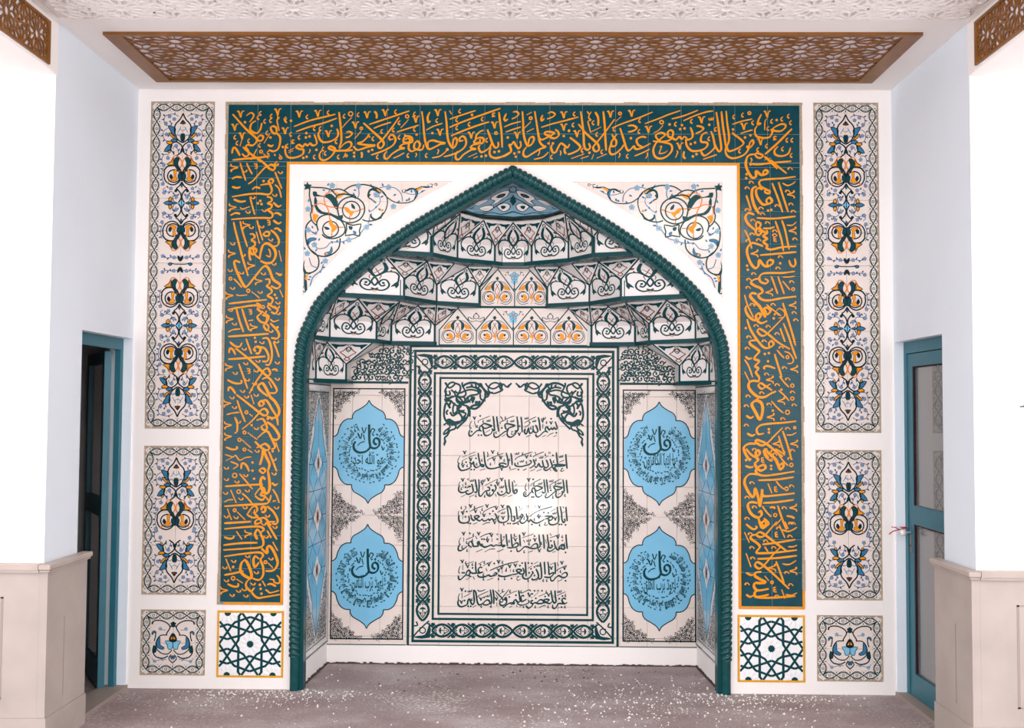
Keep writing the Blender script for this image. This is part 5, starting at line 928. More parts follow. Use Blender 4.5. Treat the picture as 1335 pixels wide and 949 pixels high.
def floral(s, kind, label):
    z0, z1 = PAN[kind]; cx = s*(FX0+FX1)/2; hw = (FX1-FX0)/2-.002; Y = YW+.013
    t = empty('floral_tile_panel', label, 'tile panel', (cx, YW, z0), 'floral tile panels beside the calligraphy band')
    h = z1-z0-.003
    tiles(t, [cx-hw, cx, cx+hw], steps(z1-.0015, z0+.0015, .2)[::-1], Y-.006, 'ivory', th=.005, gap=.0012, tilt=.0008)
    k = Ink(); guilloche(k, hw, h, 0)
    f = h*.5/SC/1842 if kind == 'long' else 1
    if kind == 'long':
        tot = 3684; q = h/(tot*SC)
        up = lambda x, y: (x*.98, y*q); dn = lambda x, y: (x*.98, -h-y*q)
        for mm in (MF, MS, MR): k.add(mm, up); k.add(mm, dn)
        fl = lambda x, y: (x*.98, (-2302*SC-y)*q)                # scroll mirrored about the rosette
        k.add(MS, fl); k.add(MS, lambda x, y: (x*.98, -h-(-2302*SC-y)*q)); k.add(MC, up)
    elif kind == 'mid':
        q = h/(1674*SC); k.add(MF, lambda x, y: (x*.98, y*q)); k.add(MF, lambda x, y: (x*.98, -h-y*q)); k.add(MS, lambda x, y: (x*.98, (y)*q-.0))
    else:
        c = .4/842; g = Ink()
        L = lambda p, w=12, col='black', l=2: g.line([((x-480)*c, -(y-75)*c) for x, y in p], w*c, col, l, n=3)
        Fl = lambda p, col, l=1: (g.fill([((x-480)*c, -(y-75)*c) for x, y in p], col, l, n=2), g.line([((x-480)*c, -(y-75)*c) for x, y in p], 8*c, 'black', l+1, closed=True, n=2))
        L([(745, 230), (700, 210), (620, 215), (550, 250), (520, 300), (560, 370), (560, 400)], 15); L([(480, 230), (520, 300)], 12)
        L([(560, 395), (640, 400), (690, 470), (690, 560), (620, 625), (540, 630), (490, 580)], 13)
        L([(720, 520), (735, 600), (690, 670), (600, 685), (540, 655)], 15); L([(480, 745), (530, 690), (500, 640)], 13)
        Fl([(650, 410), (690, 480), (680, 550), (610, 575), (590, 550), (640, 520), (645, 460)], 'blue', 1)
        Fl([(480, 490), (500, 470), (580, 470), (550, 520), (540, 570), (500, 570), (482, 540)], 'sky', 1)
        Fl([(480, 365), (520, 420), (525, 460), (480, 480)], 'black', 2); Fl([(480, 395), (515, 440), (500, 450), (480, 440)], 'orange', 3)
        Fl([(710, 530), (735, 570), (715, 620), (690, 590)], 'dteal', 2); Fl([(720, 340), (750, 360), (745, 395), (730, 370), (700, 360)], 'blue', 2)
        Fl([(480, 225), (500, 240), (515, 245), (500, 265), (500, 285), (480, 290)], 'dteal', 2)
        L([(700, 350), (705, 420), (720, 470)], 14); L([(640, 320), (600, 330), (575, 330)], 7, 'blue'); g.flower((645-480)*c, -(315-75)*c, 24*c); g.flower((710-480)*c, -(725-75)*c, 22*c)
        L([(560, 700), (640, 705), (710, 725), (745, 680)], 7, 'blue'); Fl([(490, 700), (510, 670), (480, 650)], 'blue', 2); L([(740, 220), (750, 260)], 20)
        for a, b in ((620, 700), (600, 720), (650, 690)): g.leaf((a-480)*c, -(b-75)*c, .014, .008, 1, 'blue')
        g.mirror(); k.add(g, lambda x, y: (x, y))
    k.build('painted_arabesque', lambda u, v, hh: (cx+u, Y-.006-hh, z1-.0015+v), t, base=.0010, dl=.0002)
for s, nm in ((-1, 'left'), (1, 'right')):
    floral(s, 'long', 'tallest floral arabesque tile panel %s of the golden lettering, level with the arch' % nm)
    floral(s, 'mid', 'middle floral arabesque tile panel on the %s, beside the %s door' % (nm, nm))
    floral(s, 'low', 'small square floral tile panel at floor level on the %s, beside the star panel' % nm)

# =================================================================== star panels under the band
for s, nm in ((-1, 'left'), (1, 'right')):
    x0, x1 = sorted((s*1.3640, s*1.766)); z0, z1 = .071, .468; cx, cz = (x0+x1)/2, (z0+z1)/2
    t = empty('star_tile_panel', 'square white tile with teal interlaced stars and ochre border, at the %s arch foot' % nm, 'tile panel', (cx, YW, z0), 'star tile panels at the arch feet')
    box('ochre_border', 'ochre', x0, x1, YW-.005, YW-.0005, z0, z0+.012, t); box('ochre_border', 'ochre', x0, x1, YW-.005, YW-.0005, z1-.012, z1, t)
    box('ochre_border', 'ochre', x0, x0+.012, YW-.005, YW-.0005, z0+.012, z1-.012, t); box('ochre_border', 'ochre', x1-.012, x1, YW-.005, YW-.0005, z0+.012, z1-.012, t)
    box('white_tile', 'white', x0+.012, x1-.012, YW-.004, YW-.0005, z0+.012, z1-.012, t)
    hw = (x1-x0)/2-.012; hh = (z1-z0)/2-.012; sx, sy = hw*275/376, hh*385/386
    k = Ink()
    for i in (-1, 0, 1): girih(k, i*2*sx, 0, sx, sy, .0135, 'dteal', spokes=False)
    q = []
    for c, l, v, f in k.p:
        for a in range(len(v)//2-1):
            for g in range(8):
                L = lambda A, B, r: (A[0]+(B[0]-A[0])*r, A[1]+(B[1]-A[1])*r)
                vv = [L(v[2*a], v[2*a+2], g/8), L(v[2*a+1], v[2*a+3], g/8), L(v[2*a], v[2*a+2], (g+1)/8), L(v[2*a+1], v[2*a+3], (g+1)/8)]
                mx = sum(z[0] for z in vv)/4; mz = sum(z[1] for z in vv)/4
                if abs(mx) < hw-.001 and abs(mz) < hh-.001: q.append((c, l, [(min(max(z[0], -hw), hw), min(max(z[1], -hh), hh)) for z in vv], [(0, 1, 3, 2)]))
    k.p = q
    k.build('teal_strapwork', onY(YW-.004, cx, cz), t, base=.0015)
    e = Ink(); e.disc(0, 0, .020, 'dteal', 1, 10)
    for i in range(10): e.disc(.019*math.cos(PI*i/5), .019*math.sin(PI*i/5), .0035, 'dteal', 1, 5)
    e.build('star_heart', onY(YW-.004, cx, cz), t, base=.0018)
    for a in (-1, 1):
        for b in (-1, 1):
            e = Ink(); e.p.append(('dteal', 1, [(a*sx+.02*math.cos(-b*PI*i/8), b*hh-b*.02*math.sin(PI*i/8)) for i in range(9)], [tuple(range(9))])); e.build('star_heart', onY(YW-.004, cx, cz), t, base=.0018)
    m = MB()                                                     # low relief petals round each star heart
    for (ox, oz) in ((0, 0), (-sx, hh), (sx, hh), (-sx, -hh), (sx, -hh)):
        for i in range(10):
            a = PI*i/5+PI/10; c1 = (ox+.042*math.cos(a), oz+.042*math.sin(a)); d = (math.cos(a), math.sin(a)); n = (-d[1], d[0])
            pt = [(c1[0]+d[0]*u+n[0]*w2, c1[1]+d[1]*u+n[1]*w2) for u, w2 in ((-.018, 0), (0, .009), (.018, .007), (.022, 0), (.018, -.007), (0, -.009))]
            if any(abs(x) > hw or abs(z) > hh for x, z in pt): continue
            b = len(m.v); m.v += [(cx+x, YW-.0042, cz+z) for x, z in pt]+[(cx+c1[0]+d[0]*.005, YW-.0075, cz+c1[1]+d[1]*.005)]
            m.f += [(b+j, b+(j+1) % 6, b+6) for j in range(6)]
    m.build('relief_petals', 'white', t)['kind'] = 'stuff'

# =================================================================== spandrel panels over the arch
def spandrel_ink():
    k = Ink(); K = .00466
    A = lambda x, y: P(388+x/5.927, 228+y/5.927, YW+.01); B = lambda x, y: P(478+x/11.864, 228+y/11.864, YW+.01)
    def L(t, w=6, col='dteal', l=2, T=A, n=4): k.line([T(*q) for q in nums(t)], w*1.7/5.93*K, col, l, n=n)
    def Fp(t, col, l=1, T=A, o='dteal'):
        q = [T(*p) for p in nums(t)]; k.fill(q, col, l, n=2)
        if o: k.line(q, .9*K*.7, o, l+1, closed=True, n=2)
    def fl(x, y, T=A): k.flower(*T(x, y), 3.6*K, 2)
    def lf(x, y, a, T=A, s=1): k.leaf(*T(x, y), 4.6*K*s, 2.4*K*s, a, 'blue', 1)
    Fp('75 55 85 75 110 78 95 92 100 115 78 105 55 115 62 92 48 75 70 75', 'dteal')
    L('100 95 150 98 210 102 260 118 300 160'); L('95 110 92 160 105 220 110 270 100 310 115 360 150 395')
    L('300 230 300 170 340 150 400 155 450 180', 7); L('360 120 420 85 500 75 560 85 600 110')
    L('260 118 320 110 370 128 400 150 440 160 455 185', 6)
    Fp('120 130 150 135 150 150 200 165 245 145 280 165 310 210 305 270 280 240 250 195 210 170 150 165 125 165', 'dteal'); 
    Fp('135 165 150 200 150 240 190 285 250 295 310 320 350 310 340 350 310 345 250 310 180 300 145 270 130 220', 'dteal')
    k.ring(*A(415, 272), 11.6*K, 1.7*K, 'dteal', 2, 14); L('320 320 310 250 345 195 410 170 470 185 512 230 515 290 480 345 420 370 370 365 330 345', 6.5)
    k.ring(*A(255, 420), 10.5*K, 1.7*K, 'dteal', 2, 14); L('160 430 148 380 165 335 210 310 260 310 320 340 355 380 368 430 340 470 280 492 220 485 190 460', 6.5)
    Fp('360 250 390 255 415 280 445 280 430 300 410 325 400 300 375 285', 'orange', 2, o=None); Fp('245 350 262 345 275 380 310 400 290 430 262 450 262 410 245 385', 'orange', 2, o=None)
    Fp('290 135 330 145 375 130 360 155 310 185 300 160', 'orange', 1, o=None); Fp('120 300 165 315 145 340 145 370 120 350', 'orange', 1, o=None)
    L('215 230 205 180 230 140 290 125', 5, 'orange2', 1); L('115 300 125 240 180 220 240 245 330 255 370 255', 5, 'orange2', 1); L('215 230 240 280 250 350', 5, 'orange2', 1); L('400 320 405 365', 5, 'orange2', 1); L('300 405 355 405', 5, 'orange2', 1); L('445 285 510 262', 5, 'orange2', 1); L('265 450 262 490 230 490', 5, 'orange2', 1)
    Fp('415 220 440 240 445 265 420 255', 'dteal', 2, o=None); Fp('205 400 235 405 250 420 220 425', 'dteal', 2, o=None)
    L('375 375 380 420 370 470 430 460 480 475 478 430 490 380 430 390 375 375', 6, n=2); Fp('395 395 425 400 420 425 400 420', 'dteal', 2, o=None); Fp('430 430 455 440 450 460 430 450', 'blue', 2, o=None)
    L('105 350 70 390 62 450 70 520 100 580 150 620 220 630 280 605 320 560 330 490', 6.5)
    L('500 345 540 358 600 350 650 330', 6); L('100 580 150 620 165 670 155 720 120 750 80 760', 6.5); L('120 490 90 510 80 540', 10, 'dteal')
    Fp('70 540 75 500 110 485 145 490 140 505 110 510 90 530', 'blue', 2); Fp('215 600 250 590 262 550 270 590 245 620 210 620', 'blue', 2); k.disc(*A(225, 610), 1.6*K, 'orange', 4)
    Fp('60 650 50 700 70 750 110 755 90 770 60 765 70 800 75 890 60 905 50 860 50 800 50 760 38 710', 'dteal', 2, o=None); Fp('72 765 82 770 68 815 58 800', 'orange', 3, o=None)
    L('45 860 35 890 55 905 75 895', 5); L('160 720 110 700 90 640', 4, 'blue'); L('200 690 180 740 120 790 95 870', 5, 'blue')
    L('85 420 140 460 150 440 160 430', 4, 'blue'); L('130 540 160 570 220 560 260 520 330 520 400 500 460 480 520 410 560 380', 4, 'blue'); L('270 85 240 130', 4, 'blue'); L('470 90 475 150 460 180', 4, 'blue')
    for x, y in ((268, 82), (470, 85), (80, 265), (80, 425), (130, 540), (75, 608), (215, 665), (397, 502), (530, 405), (612, 155)): fl(x, y)
    for x, y, a in ((230, 85, 1), (215, 120, 3), (455, 120, 3), (440, 160, 2), (85, 210, 1.5), (110, 230, -1), (110, 440, -.5), (130, 460, 1), (120, 415, 2), (60, 580, 2), (150, 570, -2), (160, 510, 1), (260, 510, -1), (300, 520, 1), (350, 515, -1), (180, 690, 1), (190, 715, 0), (110, 790, 3), (100, 810, 3), (170, 740, -1), (560, 320, 1), (575, 330, -1), (550, 385, 0), (595, 215, 2), (600, 260, 1), (560, 290, 2)): lf(x, y, a)
    # slim right-hand tail
    b = lambda t, w=12, col='dteal', l=2: k.line([B(*q) for q in nums(t)], w*1.35/11.86*K, col, l, n=4)
    b('0 160 100 180 200 220 280 290 320 380 315 480 270 590 180 670 90 710 0 715'); b('240 260 320 350 430 420 520 435 640 430 730 390 780 320 790 260')
    q = [B(*p) for p in nums('590 260 640 215 700 200 750 210 790 200 850 175 950 180 990 190 940 205 860 200 800 240 790 310 760 350 730 380 755 310 740 250 700 225 640 250')]; k.fill(q, 'dteal', 2, n=2)
    q = [B(*p) for p in nums('775 225 830 195 885 188 850 215 790 250')]; k.fill(q, 'orange', 3, n=2); q = [B(*p) for p in nums('720 225 760 240 780 300 755 340 750 280')]; k.fill(q, 'blue', 3, n=2)
    q = [B(*p) for p in nums('10 320 30 240 100 200 180 215 230 260 210 290 160 270 90 240 50 270 40 330 20 350')]; k.fill(q, 'dteal', 2, n=2); q = [B(*p) for p in nums('150 220 200 235 225 275 200 270')]; k.fill(q, 'orange', 3, n=2)
    q = [B(*p) for p in nums('60 600 90 650 150 680 210 640 240 590 270 580 240 650 170 690 100 690 60 660')]; k.fill(q, 'dteal', 2, n=2); k.disc(*B(243, 548), 1.7*K, 'orange', 4)
    b('60 600 40 700 20 760', 8, 'blue', 1); b('150 310 200 340 210 420 150 500 60 570', 8, 'blue', 1); b('200 200 280 185 330 190 430 200 500 250 545 320 555 410', 9, 'blue', 1); b('580 270 680 300 760 300 830 280 910 235', 8, 'blue', 1); b('60 300 30 350 80 380 90 400', 14, 'dteal', 1)
    b('945 150 960 180 1000 185 1020 150 980 140', 8); b('1040 150 1080 130 1090 160 1060 160', 8); b('1000 185 1020 200', 8); b('560 230 550 260 580 275 600 240 590 220', 8)
    for x, y in ((338, 192), (415, 490), (150, 305)): k.flower(*B(x, y), 3.7*K, 3)
    for x, y, a in ((260, 180, 2), (80, 190, 2), (460, 300, 3.6), (690, 280, 1.4), (660, 350, -1.6), (600, 400, .3), (840, 270, .6), (480, 440, 1), (215, 350, .5), (150, 440, 2.4), (180, 520, -.6), (40, 770, 0)): k.leaf(*B(x, y), 5*K, 2.6*K, a, 'blue', 2)
    return k
SPI = spandrel_ink()
for s, nm in ((-1, 'left'), (1, 'right')):
    t = empty('spandrel_tile_panel', 'cream triangular tile panel of coloured scrolls above the %s shoulder of the arch' % nm, 'tile panel', (s*1.1, YW, 2.9), 'spandrel tile panels above the arch')
    pl = SP_L if s < 0 else SP_R
    tr = tessellate_polygon([[Vector((x, z, 0)) for x, z in pl]])
    # tiles: the triangular field is cut along the tile joints
    def clip(poly, ax, lim, keep_less):
        o = []
        for i in range(len(poly)):
            a, b = poly[i-1], poly[i]; ia = (a[ax] < lim) == keep_less; ib = (b[ax] < lim) == keep_less
            if ia != ib:
                k = (lim-a[ax])/(b[ax]-a[ax]); o.append((a[0]+(b[0]-a[0])*k, a[1]+(b[1]-a[1])*k))
            if ib: o.append(b)
        return o
    zj = [P(400, y, YW)[1] for y in (230, 262, 305, 347, 392)]; xj = [s*v for v in (1.30, 1.08, .88, .68, .40)]
    tri = [(x*1.0, z) for x, z in pl]
    for i in range(4):
        for j in range(4):
            xa, xb = sorted((xj[i], xj[i+1])); za, zb = zj[j+1], zj[j]
            q = clip(clip(clip(clip(tri, 0, xa+.0006, False), 0, xb-.0006, True), 1, za+.0006, False), 1, zb-.0006, True)
            if len(q) < 3: continue
            cxx = sum(p[0] for p in q)/len(q)
            n = len(q); V = [(x, YW+.009, z) for x, z in q]+[(x, YW+.014, z) for x, z in q]
            mesh_obj('tile', V, [tuple(range(n))]+[(a, (a+1) % n, n+(a+1) % n, n+a) for a in range(n)], 'ivory', t)
    k = Ink(); k.add(SPI, (lambda x, y: (x, y)) if s < 0 else (lambda x, y: (-x, y)))
    k.build('painted_scrolls', onY(YW+.009), t, base=.001, dl=.00025)
# =================================================================== niche back wall
XB = 1.2268                                                      # half width at the back
Bx = lambda x: P(x, 650, YB)[0]; Bz = lambda y: P(668, y, YB)[1]
Z1, Z2, Z3, Z4, Z5 = 1.88, 2.142, 2.40, 2.667, 2.93
struct(box('wall_niche_back', 'plaster', -XB-.05, XB+.05, YB+.001, YB+.1, 0, Z5))
struct(box('baseboard_niche', 'plaster', -XB, XB, YB-.012, YB+.001, 0, .122))
tcen = empty('inscription_tile_panel', 'tall cream tiled panel with seven lines of Arabic writing in a braided frame', 'tile panel', (0, YB, .12))
xg = [-(.0)+v for v in (-.0971-.197*3+.004, -.0971-.197*2, -.0971-.197, -.0971, .0999, .2969, .4939)]
cxn = 0.008; W0 = .6955                                          # centre and half width of the framed panel
zt, zb = Z2-.028, .122
joints = sorted([cxn-W0]+[v for v in [Bx(573.6)+.1975*i for i in range(0, 7)] if abs(v-cxn) < W0-.03]+[cxn+W0])
zrows = [zt]+[v for v in [Bz(477.5)-.2*i for i in range(0, 10)] if v > zb+.03]+[zb]
tiles(tcen, joints, zrows[::-1], YB-.006, 'ivory', th=.005, gap=.0012)
k = Ink()
def R(px, wpx, pz_t, pz_b):
    """rectangular teal line: px left edge, mirrored about the panel centre"""
    x0 = Bx(px)-cxn; rect_line(k, cxn+x0, cxn-x0, Bz(pz_b), Bz(pz_t), wpx*.00514)
R(532.3, 2.9, 450.5, 844); R(538.2, 3.3, 456.5, 838); R(564.2, 2.9, 485.6, 808.8); R(571.6, 2.6, 492, 802)
xl = (Bx(543.2)+Bx(562))/2-cxn; hwb = (Bx(562)-Bx(543.2))/2; ztb = (Bz(462)+Bz(483))/2; zbb = (Bz(812)+Bz(832.7))/2
nv = 12
braid(k, (cxn+xl, ztb-hwb*1.3), (cxn+xl, zbb+hwb*1.3), hwb, nv); braid(k, (cxn-xl, ztb-hwb*1.3), (cxn-xl, zbb+hwb*1.3), hwb, nv)
braid(k, (cxn+xl+hwb*1.3, ztb), (cxn, ztb), hwb, 4); braid(k, (cxn-xl-hwb*1.3, ztb), (cxn, ztb), hwb, 4)
braid(k, (cxn+xl+hwb*1.3, zbb), (cxn, zbb), hwb, 4); braid(k, (cxn-xl-hwb*1.3, zbb), (cxn, zbb), hwb, 4)
for sx_ in (1, -1):
    for zz, sg in ((ztb, 1), (zbb, -1)):
        X0 = cxn+sx_*xl; o = -1 if sx_ > 0 else 1
        k.fill([(X0-o*hwb, zz+sg*hwb), (X0+o*hwb*1.2, zz+sg*hwb), (X0+o*hwb*.6, zz+sg*hwb*.75), (X0-o*hwb*.3, zz+sg*hwb*.6), (X0-o*hwb*.7, zz-sg*hwb*.2), (X0-o*hwb, zz-sg*hwb*1.1)], 'dteal', 1, n=2)
        k.ring(X0, zz, hwb*.4, hwb*.16, 'dteal', 1, 8); k.disc(X0+o*hwb*.3, zz-sg*hwb*.3, hwb*.15, 'dteal')
        k.line([(X0-o*hwb*.9, zz-sg*hwb*1.3), (X0-o*hwb*.2, zz-sg*hwb*.7), (X0+o*hwb*.7, zz+sg*hwb*.2), (X0+o*hwb*1.3, zz+sg*hwb*.9)], hwb*.2)
        k.line([(X0+o*hwb*.9, zz-sg*hwb*1.2), (X0+o*hwb*.7, zz-sg*hwb*.7), (X0+o*hwb*1.2, zz-sg*hwb*.6)], hwb*.2)
k.build('painted_frame', onY(YB-.006), tcen)
# spandrel scrolls of the inscription field, traced: px relative to crop (530,445) at 8.25
def sp_center():
    g = Ink(); T = lambda x, y: (P(530+x/8.253, 445+y/8.253, YB)); K = .00514/8.25
    L = lambda t, w=13, l=1, n=4: g.line([T(*q) for q in nums(t)], w*1.5*K, 'dteal', l, n=n)
    F = lambda t: g.fill([T(*q) for q in nums(t)], 'dteal', 1, n=2)
    L('415 445 440 480 470 500 520 460 500 440 460 455 430 500 415 540 440 580 470 570 460 530'); F('410 440 435 445 440 470 420 465')
    L('405 625 450 620 520 590 600 600 640 560 600 470 605 440'); L('520 530 560 560 640 530 700 520 770 540 760 570 700 580 660 600')
    L('480 520 520 560 560 640 640 660 700 620'); L('520 450 570 470 580 520 540 600 545 650 600 680 660 700 680 740 680 810', 14)
    L('600 490 640 460 700 445 760 455 830 510 850 560 840 620 790 690 740 725 690 715 720 690 770 680 790 640', 16); L('640 500 700 490 760 510 790 560 800 620 850 640')
    F('770 455 810 450 830 500 880 540 900 570 850 560 820 520'); L('740 450 760 510 790 470'); F('780 500 810 530 800 560 780 530')
    L('850 450 880 490 940 510 1000 470 960 445 910 460 880 500 890 540 940 560 990 545 1035 520 1000 490 1040 460 1080 490 1130 450', 12)
    L('1000 445 1030 470 1010 520'); F('1070 490 1130 445 1100 500'); F('700 590 740 600 730 640 710 670 690 620'); F('740 640 780 650 740 680')
    L('410 640 440 640 480 640 460 690 470 720 430 660 410 720 405 800 430 860 490 890 560 880 600 830 560 770 500 800 470 760', 15); L('650 700 670 760 640 840 590 890 540 940', 14)
    L('520 660 500 720 510 780 560 740 600 760 640 780 600 830'); F('540 700 570 680 600 700 560 740 630 735 600 770 540 750'); L('480 640 520 680 560 690 620 650 660 600 660 660')
    F('430 840 470 830 520 860 580 850 540 890 480 880 440 900'); L('400 900 440 880 470 920 420 960 400 1000 440 980 460 940', 12); L('480 900 530 900 520 940 470 960 440 1010 410 1040 420 1080 400 1110', 13); F('410 1060 425 1090 405 1130 400 1090')
    L('620 600 640 640 690 650'); L('560 600 600 640 620 690'); L('450 740 430 760 440 790'); F('600 860 630 790 640 820 620 860'); F('690 460 720 470 700 490'); L('430 530 420 600 450 610 500 590')
    L('845 560 850 600 880 590 870 560 930 550', 12); F('860 560 900 565 880 590')
    return g
SPC = sp_center(); k = Ink(); k.add(SPC, lambda x, y: (x, y)); k.add(SPC, lambda x, y: (2*cxn-x-.004, y))
k.build('painted_scrolls', onY(YB-.006), tcen)
for parts in WR:
    k = Ink(); pen_line(k, parts, YB-.006)
    k.build('line_of_writing', onY(YB-.006), tcen)['kind'] = 'stuff'

# medallion panels either side
QUL = [('هو الله احد', 'الله الصمد لم يلد ولم يولد ولم يكن له كفوا احد الله الصمد لم يلد ولم يولد ولم يكن له'),
 ('يا ايها الكافرون', 'لا اعبد ما تعبدون ولا انتم عابدون ما اعبد ولا انا عابد ما عبدتم ولا انتم عابدون ما اعبد لكم دينكم ولي دين'),
 ('اعوذ برب الناس', 'ملك الناس اله الناس من شر الوسواس الخناس الذي يوسوس في صدور الناس من الجنة والناس'),
 ('اعوذ برب الفلق', 'من شر ما خلق ومن شر غاسق اذا وقب ومن شر النفاثات في العقد ومن شر حاسد اذا حسد')]
OUTL = [(0, 347), (18, 318), (60, 290), (100, 268), (116, 240), (118, 222), (150, 220), (185, 200), (208, 160), (218, 125), (232, 108), (247, 101)]
def medallion(k, cx, cz, qi, hw, hh):
    q = [(x/247*hw, z/347*hh) for x, z in crm(OUTL, 3)]
    full = q+[(x, -z) for x, z in reversed(q)]+[(-x, -z) for x, z in q[1:]]+[(-x, z) for x, z in reversed(q[1:-1])]
    full = [(cx+x, cz+z) for x, z in full]
    k.fill(full, 'sky', 0, smooth=False)
    for g in (1, -1):
        for e in (1, -1): k.line([(cx+g*x, cz+e*z) for x, z in q], .0065, 'black', 2, smooth=False)
    c = hw/247
    T = lambda x, y: (cx+(x*10-318)*c, cz-(y*10-472)*c)
    for t, w_ in (('32 28 32.1 34 32.4 40 32.9 43.5 31.2 46.2 28 47.6 24.4 47.6 21.8 45.6 21.2 42.6 22.6 40', 17), ('37.6 42.2 35.6 41 35.6 38.6 37.4 37.6 39.2 39 39.4 42 37.8 44.2 35.4 44.8 33.2 44', 16), ('24 34 26 38 27 34', 9), ('27 30 28.5 34 30 30', 8), ('33 34 34 31 36 32 34 35', 9), ('24 43 26 41 29 40', 9), ('28 35 29 39', 7), ('41 43 42 46 43 44', 8)):
        k.line([T(*p) for p in nums(t)], w_*1.1*c, 'dteal', 3, nib=.7, n=4)
    k.disc(*T(35, 35.5), 7*c, 'dteal', 3, 6); k.disc(*T(37.5, 35), 7*c, 'dteal', 3, 6)
    rr = random.Random(qi)
    ink_text(k, QUL[qi][0], cx-108*c, cx+112*c, cz-108*c, cz+4*c, 'dteal', 3, off=.015)
    for i in range(7): x, y = T(22+i*3.2, 46+5*abs(i-3)/3+rr.uniform(-1, 1)); k.line([(x-8*c, y+5*c), (x, y-7*c), (x+8*c, y+6*c)], 5*c, 'dteal', 3)
    v, f, asp = text2d(QUL[qi][1], .034); R0, R1 = 134*c, 214*c; A0 = PI/2+.42; SP = 2*PI-.84
    # letters set round the ring, tops outward, reading from beside the central word
    def tr(a, b):
        th = A0-2*PI+ (1-a)*SP; r = R0+(R1-R0)*b; return (cx+r*math.cos(th), cz+r*math.sin(th)*1.02)
    k.p.append(('dteal', 3, [tr(a, b) for a, b in v], f))
    for i in range(72):
        th = A0+SP*(i+rr.random())/72; r = (R0 if i % 2 else R1)+rr.uniform(-8, 8)*c; x, y = cx+r*math.cos(th), cz+r*math.sin(th)
        k.line([(x-9*c*math.cos(th+.6), y-9*c*math.sin(th+.6)), (x, y), (x+9*c*math.cos(th+1.9), y+9*c*math.sin(th+1.9))], 6*c, 'dteal', 3, smooth=False)
def med_panel(s, nm):
    t = empty('medallion_tile_panel', 'tiled panel with two pale blue Arabic medallions, %s of the seven-line inscription' % nm, 'tile panel', (s*.97, YB, .12), 'medallion panels in the niche')
    px = lambda x: Bx(x) if s < 0 else 2*cxn-Bx(x)
    xa, xb = sorted((s*XB, px(531.8)))
    jl = [Bx(573.6)-.1975*i for i in range(2, 5)]; jl = [v for v in jl if v > -XB+.03]
    if s > 0: jl = [Bx(573.6)+.1975*i for i in range(6, 11)]; jl = [v for v in jl if xa+.03 < v < xb-.03]
    jl = [v for v in jl if xa+.02 < v < xb-.02]
    zr = [Z2-.028]+[v for v in [Bz(477.5)-.2*i for i in range(0, 10)] if v > zb+.03]+[zb]
    tiles(t, [xa]+sorted(jl)+[xb], zr[::-1], YB-.006, 'ivory', th=.005, gap=.0012)
    k = Ink(); W = .00514
    X0, X1 = sorted((px(427), px(531)))
    k.fill([(X0, Bz(501)), (X1, Bz(501)), (X1, Bz(498)), (X0, Bz(498))], 'dteal', 1, False); k.fill([(X0, Bz(844)), (X1, Bz(844)), (X1, Bz(841)), (X0, Bz(841))], 'dteal', 1, False)
    for a in (427,): x = px(a); k.fill([(x-.0055, Bz(843)), (x+.0055, Bz(843)), (x+.0055, Bz(499)), (x-.0055, Bz(499))], 'dteal', 1, False)
    X0, X1 = sorted((px(432.6), px(527.4))); rect_line(k, X0, X1, Bz(835), Bz(507), .0085, 'black')
    cx = (X0+X1)/2; hw = (X1-X0)/2-.009
    for i, cy in enumerate((590, 752.5)):
        cz = Bz(cy); hh = .345
        medallion(k, cx, cz, (1 if s > 0 else 0)+2*i, hw, hh)
        zmid = Bz(671)
        top, bot = (Bz(508.6), zmid+.004) if i == 0 else (zmid-.004, Bz(833.5))
        for g in (1, -1):
            for (ze, d) in ((top, -1), (bot, 1)):
                def ins(u, v, ze=ze, d=d, g=g):
                    a = (hw-abs(u-cx)); b = abs(v-ze)
                    return (u-cx)*g > 0 and 0.004 < a and .004 < b and (a/(hw*.92))**.75+(b/(.205))**.75 < 1.0
                lace(k, ins, min(cx, cx+g*hw), max(cx, cx+g*hw), min(ze, ze+d*.23), max(ze, ze+d*.23), .0205, 'black', 11+i, .0035)
    k.build('painted_medallions', onY(YB-.006), t)
    # scrolled strip above
    k = Ink(); X0, X1 = sorted((px(457), px(530)))
    z0_, z1_ = Bz(496), Bz(456)
    def ins(u, v):
        a = abs(u-px(530))/abs(px(457)-px(530)); b = (v-z0_)/(z1_-z0_)
        return 0.02 < b < .98 and a < 1-.62*max(0, b-.25)**1.1 and a > .02
    lace(k, ins, X0, X1, z0_, z1_, .040, 'dteal', 4, .0085)
    k.build('painted_scrolls', onY(YB-.006), t)
for s, nm in ((-1, 'left'), (1, 'right')): med_panel(s, nm)

